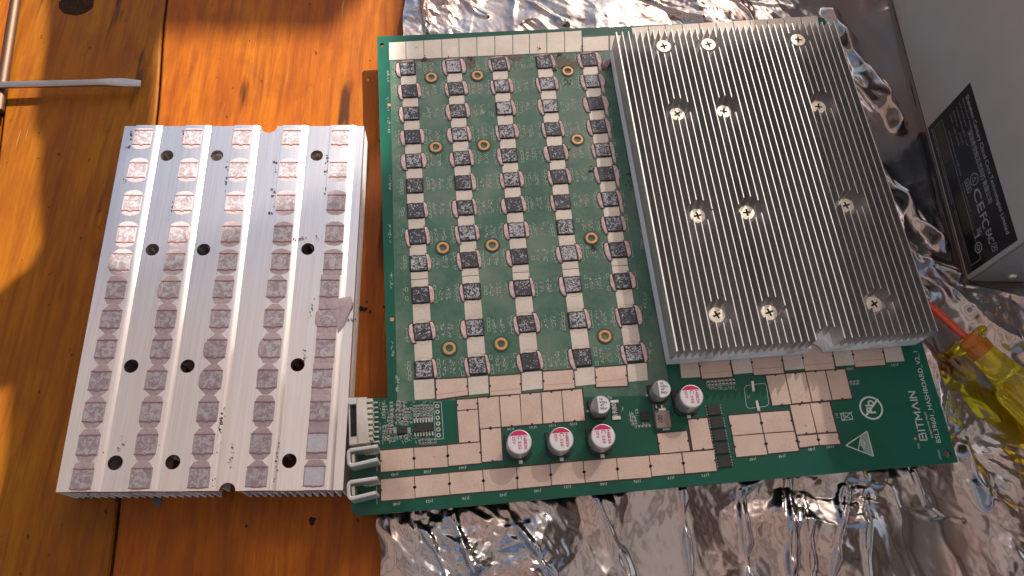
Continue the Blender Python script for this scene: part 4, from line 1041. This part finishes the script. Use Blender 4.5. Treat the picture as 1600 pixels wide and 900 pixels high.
# two U-shaped power terminals
def terminal(p):
    """p: outer picture corners TL,TR,BR,BL at the top of the strip"""
    z = ZB+.0100; th = .0014
    TL, TR, BR, BL = [np.array(U(*q, z)[:2]) for q in p]
    mb = MB(); r = .0022
    def path(off):
        ex = (TR-TL)/np.linalg.norm(TR-TL); ey = (TL-BL)/np.linalg.norm(TL-BL); pts = [TR-ey*off]
        c = TL+ex*r-ey*r
        for k in range(7): a = math.pi/2+math.pi/2*k/6; pts.append(c+(ex*math.cos(a)+ey*math.sin(a))*(r-off))
        ex2 = (BR-BL)/np.linalg.norm(BR-BL); c = BL+ex2*r+ey*r
        for k in range(7): a = math.pi+math.pi/2*k/6; pts.append(c+(ex2*math.cos(a)+ey*math.sin(a))*(r-off))
        pts.append(BR+ey*off); return pts
    o_, i_ = path(0), path(th); n = len(o_); b = len(mb.v); zl = ZB-.0012
    for pts, zz in ((o_, zl), (o_, z-.0002), ([a*.8+c*.2 for a, c in zip(o_, i_)], z), ([a*.2+c*.8 for a, c in zip(o_, i_)], z), (i_, z-.0002), (i_, zl)):
        for q in pts: mb.v.append((q[0], q[1], zz))
    for j in range(5):
        for k in range(n-1): a = b+j*n+k; mb.f.append((a, a+1, a+1+n, a+n)); mb.m.append(0)
    for k in (0, n-1): mb.f.append(tuple(b+j*n+k for j in range(6))); mb.m.append(0)
    t = mb.build('power_terminal', M_steel, board, smooth=True, sharp=40)
    # riveted end plate seen through the mouth, feet with solder
    ex = (TR-TL)/np.linalg.norm(TR-TL); ey = (TL-BL)/np.linalg.norm(TL-BL); L = np.linalg.norm(TL-BL)
    mb = MB(); c = (TL+BL)/2+ex*(th+.0009); a = math.atan2(ex[1], ex[0]); mb.box(c, .0014, L*.52, ZB, z-.0022, a, bev=.0004); mb.build('terminal_tongue', M_steel, t)
    mb = MB()
    for e, s_ in ((TR, -1), (BR, 1)):
        for k in range(4): q = e-ex*(.001+k*.0016)+ey*s_*.0012; blob_into(mb, irregular(q, .0013, .0009, 10, .5, k), ZB, .0006, k, 0, .5)
    mb.build('solder_fillet', M_solder, t, smooth=True)
terminal([(541, 701), (590, 694), (590, 720), (543, 731)]); terminal([(541, 751), (589, 744), (588, 772), (543, 783)])

# mounted heatsink
FR = Face((962, 50), (1303, 33), (1466, 517), (1057, 549), ZF)
scr_px = [((1037, 72), 0), ((1107, 69), 0), ((1247, 62), 0), ((1058, 178), 1), ((1131, 174), 1), ((1279, 167), 1), ((1090, 337), 1), ((1167, 332), 1), ((1322, 321), 1), ((1120, 492), 1), ((1202, 488), 1), ((1366, 475), 1)]
scr = []
for px, deep in scr_px:
    zt = ZF-(.0055 if deep else .0012); c = U(*px, zt); scr.append((c, zt))
nch, cn = arc_notch(FR, .585, .0044, 1.0)
zb0 = ZB+.0010
ho = bpy.data.objects.new('heatsink', None)
mb = MB(); base_out = [FR.at(0, 0), FR.at(0, 1)]+nch+[FR.at(1, 1), FR.at(1, 0)]
hsk = plate_mesh('heatsink', base_out, [], zb0, zb0+.0078, M_fin, board)
mb = MB(); fins_into(mb, FR, 37, zb0+.0077, ZF, .00040, [(c[:2], .0057) for c, z in scr]+[(cn, .0064)], 0, 1, wide_first=True)
mb.build('fins', [M_fin, M_fintop], hsk)
for c, zt in scr:
    mb = MB(); r = .0040
    mb.lathe(c, [(.0016, zb0+.0078), (.0016, zt-.0012), (r*.96, zt-.0012), (r, zt-.0009), (r, zt-.0003), (r*.92, zt), (r*.35, zt+.0001)], 36, [0]*7)
    a0 = rng.uniform(-.5, .5)+.3
    for k in range(2):
        a = a0+k*math.pi/2; d_ = (math.cos(a)*.0019, math.sin(a)*.0019); mb.bar((c[0]-d_[0], c[1]-d_[1]), (c[0]+d_[0], c[1]+d_[1]), .0009, zt+.00016+.00003*k, 1)
    mb.build('screw', [M_screw, M_hole], hsk, origin=(c[0], c[1], zt), smooth=True, sharp=30)

# ------------------------------------------------------------------ grey metal case with its rating label
xb0, yb0 = .2712, .0383
case = thing('metal_case', (xb0, yb0, 0), 'grey metal equipment case with black rating label standing on the silver bag', 'power supply')
xf = lambda y: .2712+(.2673-.2712)*(y-.0383)/(.222-.0383)
ZT = .16; y2 = .36
mb = MB(); mb.prism([(xf(yb0), yb0), (.42, yb0+.002), (.42, y2), (xf(y2), y2)], .0006, ZT, 0, bev=.0008); mb.build('case_body', M_box, case, smooth=True, sharp=20)
mb = MB(); yy = yb0-.0012      # end flange, darker zinc
mb.v += [(xf(yb0)+.0016, yy, .0008), (.42, yy+.002, .0008), (.42, yy+.002, ZT-.002), (xf(yb0)+.0016, yy, ZT-.002), (xf(yb0)+.0016, yb0-.0001, .0008), (.42, yb0+.0015, .0008), (.42, yb0+.0015, ZT-.002), (xf(yb0)+.0016, yb0-.0001, ZT-.002)]
mb.f += [(0, 1, 2, 3), (0, 3, 7, 4), (3, 2, 6, 7)]; mb.m += [0, 0, 0]; mb.build('end_panel', M_box2, case)
mb = MB(); mb.tube((.290, yy+.0002, .0075), (.290, yy-.0009, .0075), .0022, .0016, 18); mb.build('case_screw', M_screw, case)
EXl = np.array([.2712-.2673, .0383-.222, 0]); EXl /= np.linalg.norm(EXl); EYl = np.array([0, 0, 1.]); NL = np.array([-1., 0, 0])*.00025
Ol = np.array([xf(.1291), .1291, .0019])+NL
def LP(u, v, o=0): return Ol+EXl*u+EYl*v+NL*o      # u along the label in metres from its far end, v up
LW, LH = .0890, .0400
def lquad(mb, u0, v0, u1, v1, o=0, mi=0): mb.poly([LP(u0, v0, o), LP(u1, v0, o), LP(u1, v1, o), LP(u0, v1, o)], mi)
mb = MB(); lquad(mb, 0, 0, LW, LH)
mb.v += [tuple(LP(0, 0, -.8)), tuple(LP(LW, 0, -.8)), tuple(LP(LW, LH, -.8)), tuple(LP(0, LH, -.8))]
mb.f += [(0, 1, 5, 4), (1, 2, 6, 5), (2, 3, 7, 6), (3, 0, 4, 7)]; mb.m += [0]*4
lab = mb.build('rating_label', M_label, case)
tx = MB()
def LT(s, u, v, H, W=None, **k): text_into(tx, s, LP(u, v, .35), EXl, EYl, W, H, **k)
LT('Shenzhen Century Cloud Core Technologies Limited', .0045, .0345, .0023, .0790, bold=.01)
LT('深圳市世纪云芯科技有限公司', .0220, .0290, .0026, .0420, bold=.008)
LT('CE', .0520, .0205, .0052, .0125, bold=.01); LT('FC', .0660, .0205, .0050, .0075, bold=.01); LT('EAC', .0752, .0215, .0040, .0070, bold=.012)
def lline(p, q, wd=.0003):
    p = np.array(p, float); q = np.array(q, float); d = (q-p)/np.linalg.norm(q-p); n = np.array([-d[1], d[0]])*wd/2
    tx.poly([LP(*(p-n), .35), LP(*(q-n), .35), LP(*(q+n), .35), LP(*(p+n), .35)])
def lcirc(u, v, r, wd=.0004):
    for k in range(24): a, b = 2*math.pi*k/24, 2*math.pi*(k+1)/24; lline((u+r*math.cos(a), v+r*math.sin(a)), (u+r*math.cos(b), v+r*math.sin(b)), wd)
def lrect(u0, v0, u1, v1, wd=.00025):
    for a, b in (((u0, v0), (u1, v0)), ((u1, v0), (u1, v1)), ((u1, v1), (u0, v1)), ((u0, v1), (u0, v0))): lline(a, b, wd)
lcirc(.0470, .0240, .0030); 
for a, b in (((.0458, .0228), (.0482, .0228)), ((.0482, .0228), (.0470, .0256)), ((.0470, .0256), (.0458, .0228))): lline(a, b)
lrect(.0440, .0168, .0510, .0200, .0004)
for k in range(3): lrect(.0452+k*.0018, .0176, .0460+k*.0018, .0190, .0003)
lcirc(.0800, .0135, .0026, .0006); lcirc(.0800, .0135, .0012)
lline((.0745, .0128), (.0745, .0175), .0009); lrect(.0715, .0160, .0735, .0185); lline((.0710, .0155), (.0740, .0190)); lline((.0740, .0155), (.0710, .0190))
lrect(.0835, .0225, .0868, .0262); lline((.0840, .0230), (.0862, .0258)); lline((.0845, .0255), (.0862, .0235))
lrect(.0035, .0045, .0860, .0130); rl = random.Random(3)
for v_, u0, u1, hh in ((.0315, .0040, .0260, .0012), (.0285, .0045, .0190, .0012), (.0255, .0050, .0230, .0012), (.0225, .0050, .0150, .0012), (.0195, .0050, .0110, .0012), (.0255, .0250, .0290, .0012), (.0225, .0190, .0260, .0012), (.0195, .0130, .0250, .0012), (.0150, .0130, .0400, .0012), (.0145, .0440, .0600, .0008), (.0025, .0030, .0500, .0014), (.0030, .0540, .0800, .0009)):
    u = u0
    while u < u1:
        w_ = rl.uniform(.0003, .0008)
        lline((u, v_+rl.uniform(0, hh*.3)), (u+w_*rl.choice((0, .6)), v_+hh*rl.uniform(.6, 1)), .00022)
        if rl.random() < .5: lline((u, v_+rl.uniform(0, hh)), (u+w_, v_+rl.uniform(0, hh)), .0002)
        u += w_+rl.uniform(.0002, .0004)
tx.build('label_print', M_labeltext, lab)
for q in ((.0045, .0055, .0270, .0122), (.0480, .0060, .0700, .0150)): mb = MB(); lquad(mb, *q, .2); mb.build('gold_panel', M_labelgold, lab)

# ------------------------------------------------------------------ yellow and red screwdriver
P0 = np.array(U(1330, 372, .0085)); P1 = np.array(U(1508, 526, .0120)); ax = P1-P0; ax /= np.linalg.norm(ax)
ax2 = np.array(U(1600, 612, .0130))-P1; ax2 /= np.linalg.norm(ax2)
sd_ = thing('insulated_screwdriver', tuple(P1*[1, 1, 0]), 'screwdriver with clear yellow handle and red sleeved shaft pointing under the heatsink', 'screwdriver')
mb = MB(); mb.tube(P0, P1+ax2*.002, .0019, n=24); mb.build('shaft', M_red, sd_, smooth=True)
mb = MB(); mb.tube(P1+ax2*.0012, P1+ax2*.011, .0036, .0040, 24); mb.build('ferrule', M_redclear, sd_, smooth=True, sharp=40)
def revolve(mb, P, d, prof, n=48, flutes=0):
    d = Vector(d).normalized(); x_ = d.cross(Vector((0, 0, 1))).normalized(); y_ = d.cross(x_); i = len(mb.v)
    for t, r, fl_ in prof:
        for k in range(n):
            a = 2*math.pi*k/n; rr = r*(1-fl_*.13*max(0, math.cos(a*6))**2); mb.v.append(tuple(Vector(P)+d*t+x_*(rr*math.cos(a))+y_*(rr*math.sin(a))))
    for j in range(len(prof)-1):
        for k in range(n): a = i+j*n+k; b = i+j*n+(k+1) % n; mb.f.append((a, b, b+n, a+n)); mb.m.append(0)
    mb.f.append(tuple(i+k for k in range(n))); mb.f.append(tuple(i+(len(prof)-1)*n+k for k in range(n))); mb.m += [0, 0]
mb = MB()
revolve(mb, P1, ax2, [(-.0005, .0042, 0), (.0002, .0085, 0), (.0016, .0096, 0), (.0034, .0096, 0), (.0048, .0082, 0), (.0056, .0066, 0), (.012, .0060, 0), (.020, .0066, 0), (.0265, .0076, 0), (.0280, .0094, 0), (.0300, .0106, .3), (.034, .0112, 1), (.060, .0118, 1), (.085, .0115, 1), (.092, .0100, .5), (.095, .0070, 0)], 72)
mb.build('handle', M_yellow, sd_, smooth=True, sharp=50)

# ------------------------------------------------------------------ flat screwdriver blade and steel rod on the left
ra, rb = U(30, -40, .0025), U(-3, 172, .0025)
mb = MB(); mb.tube((ra[0], ra[1], .0019), (rb[0], rb[1], .0019), .0025, .0025, 28)
rod = tag(mb.build('steel_rod', M_rod, None, origin=(rb[0], rb[1], 0), smooth=True, sharp=40), 'thick worn steel rod lying along the left edge under the flat screwdriver blade', 'rod')
fz = .0062
fa, fb, fc, fd = U(-160, 137, fz), U(150, 129.5, fz-.0012), U(185, 129, fz-.0016), U(220, 130.5, fz-.0020)
fs = thing('flat_screwdriver', (fc[0], fc[1], 0), 'plain steel flat tipped screwdriver shaft lying across the dark plank', 'screwdriver')
mb = MB(); secs = [(fa, .0019, .0019), (fb, .0019, .0019), (fb*.5+fc*.5, .0021, .0016), (fc, .0026, .0010), (fc*.6+fd*.4, .0026, .0008), (fc*.1+fd*.9, .0021, .0005), (fd, .0020, .0004)]
dv = (fd-fa)/np.linalg.norm(fd-fa); nv = np.array([-dv[1], dv[0], 0]); i = 0; n = 24
for c, hw_, ht_ in secs:
    for k in range(n):
        a = 2*math.pi*k/n; ca, sa = math.cos(a), math.sin(a); e = 1 if hw_ < .00195 and ht_ > .0018 else .55
        mb.v.append(tuple(c+nv*hw_*math.copysign(abs(ca)**e, ca)+np.array([0, 0, 1])*ht_*math.copysign(abs(sa)**e, sa)))
for j in range(len(secs)-1):
    for k in range(n): a = j*n+k; b = j*n+(k+1) % n; mb.f.append((a, b, b+n, a+n)); mb.m.append(0)
mb.f.append(tuple(range(n))); mb.f.append(tuple((len(secs)-1)*n+k for k in range(n))); mb.m += [0, 0]
mb.build('shaft', M_blade, fs, smooth=True, sharp=40)
# its handle beyond the left edge of the picture
mb = MB(); revolve(mb, tuple(fa-dv*.045), tuple(dv), [(0, .006, 0), (.002, .0075, 0), (.03, .0075, 1), (.045, .005, 0)], 48); mb.build('handle', M_black, fs, smooth=True)

# crumb of black grit between heatsink and board
mb = MB(); c = U(569, 483, 0)
for k in range(9):
    q = (c[0]+rng.gauss(0, .0013), c[1]+rng.gauss(0, .0007)); blob_into(mb, irregular(q, .0007, .0006, 8, .6, k), -.0001, .0011, k, 0, .4)
tag(mb.build('grit', M_crumb, None, origin=(c[0], c[1], 0), smooth=True), 'small black crumb of grit on wood between heatsink and board', 'grit')
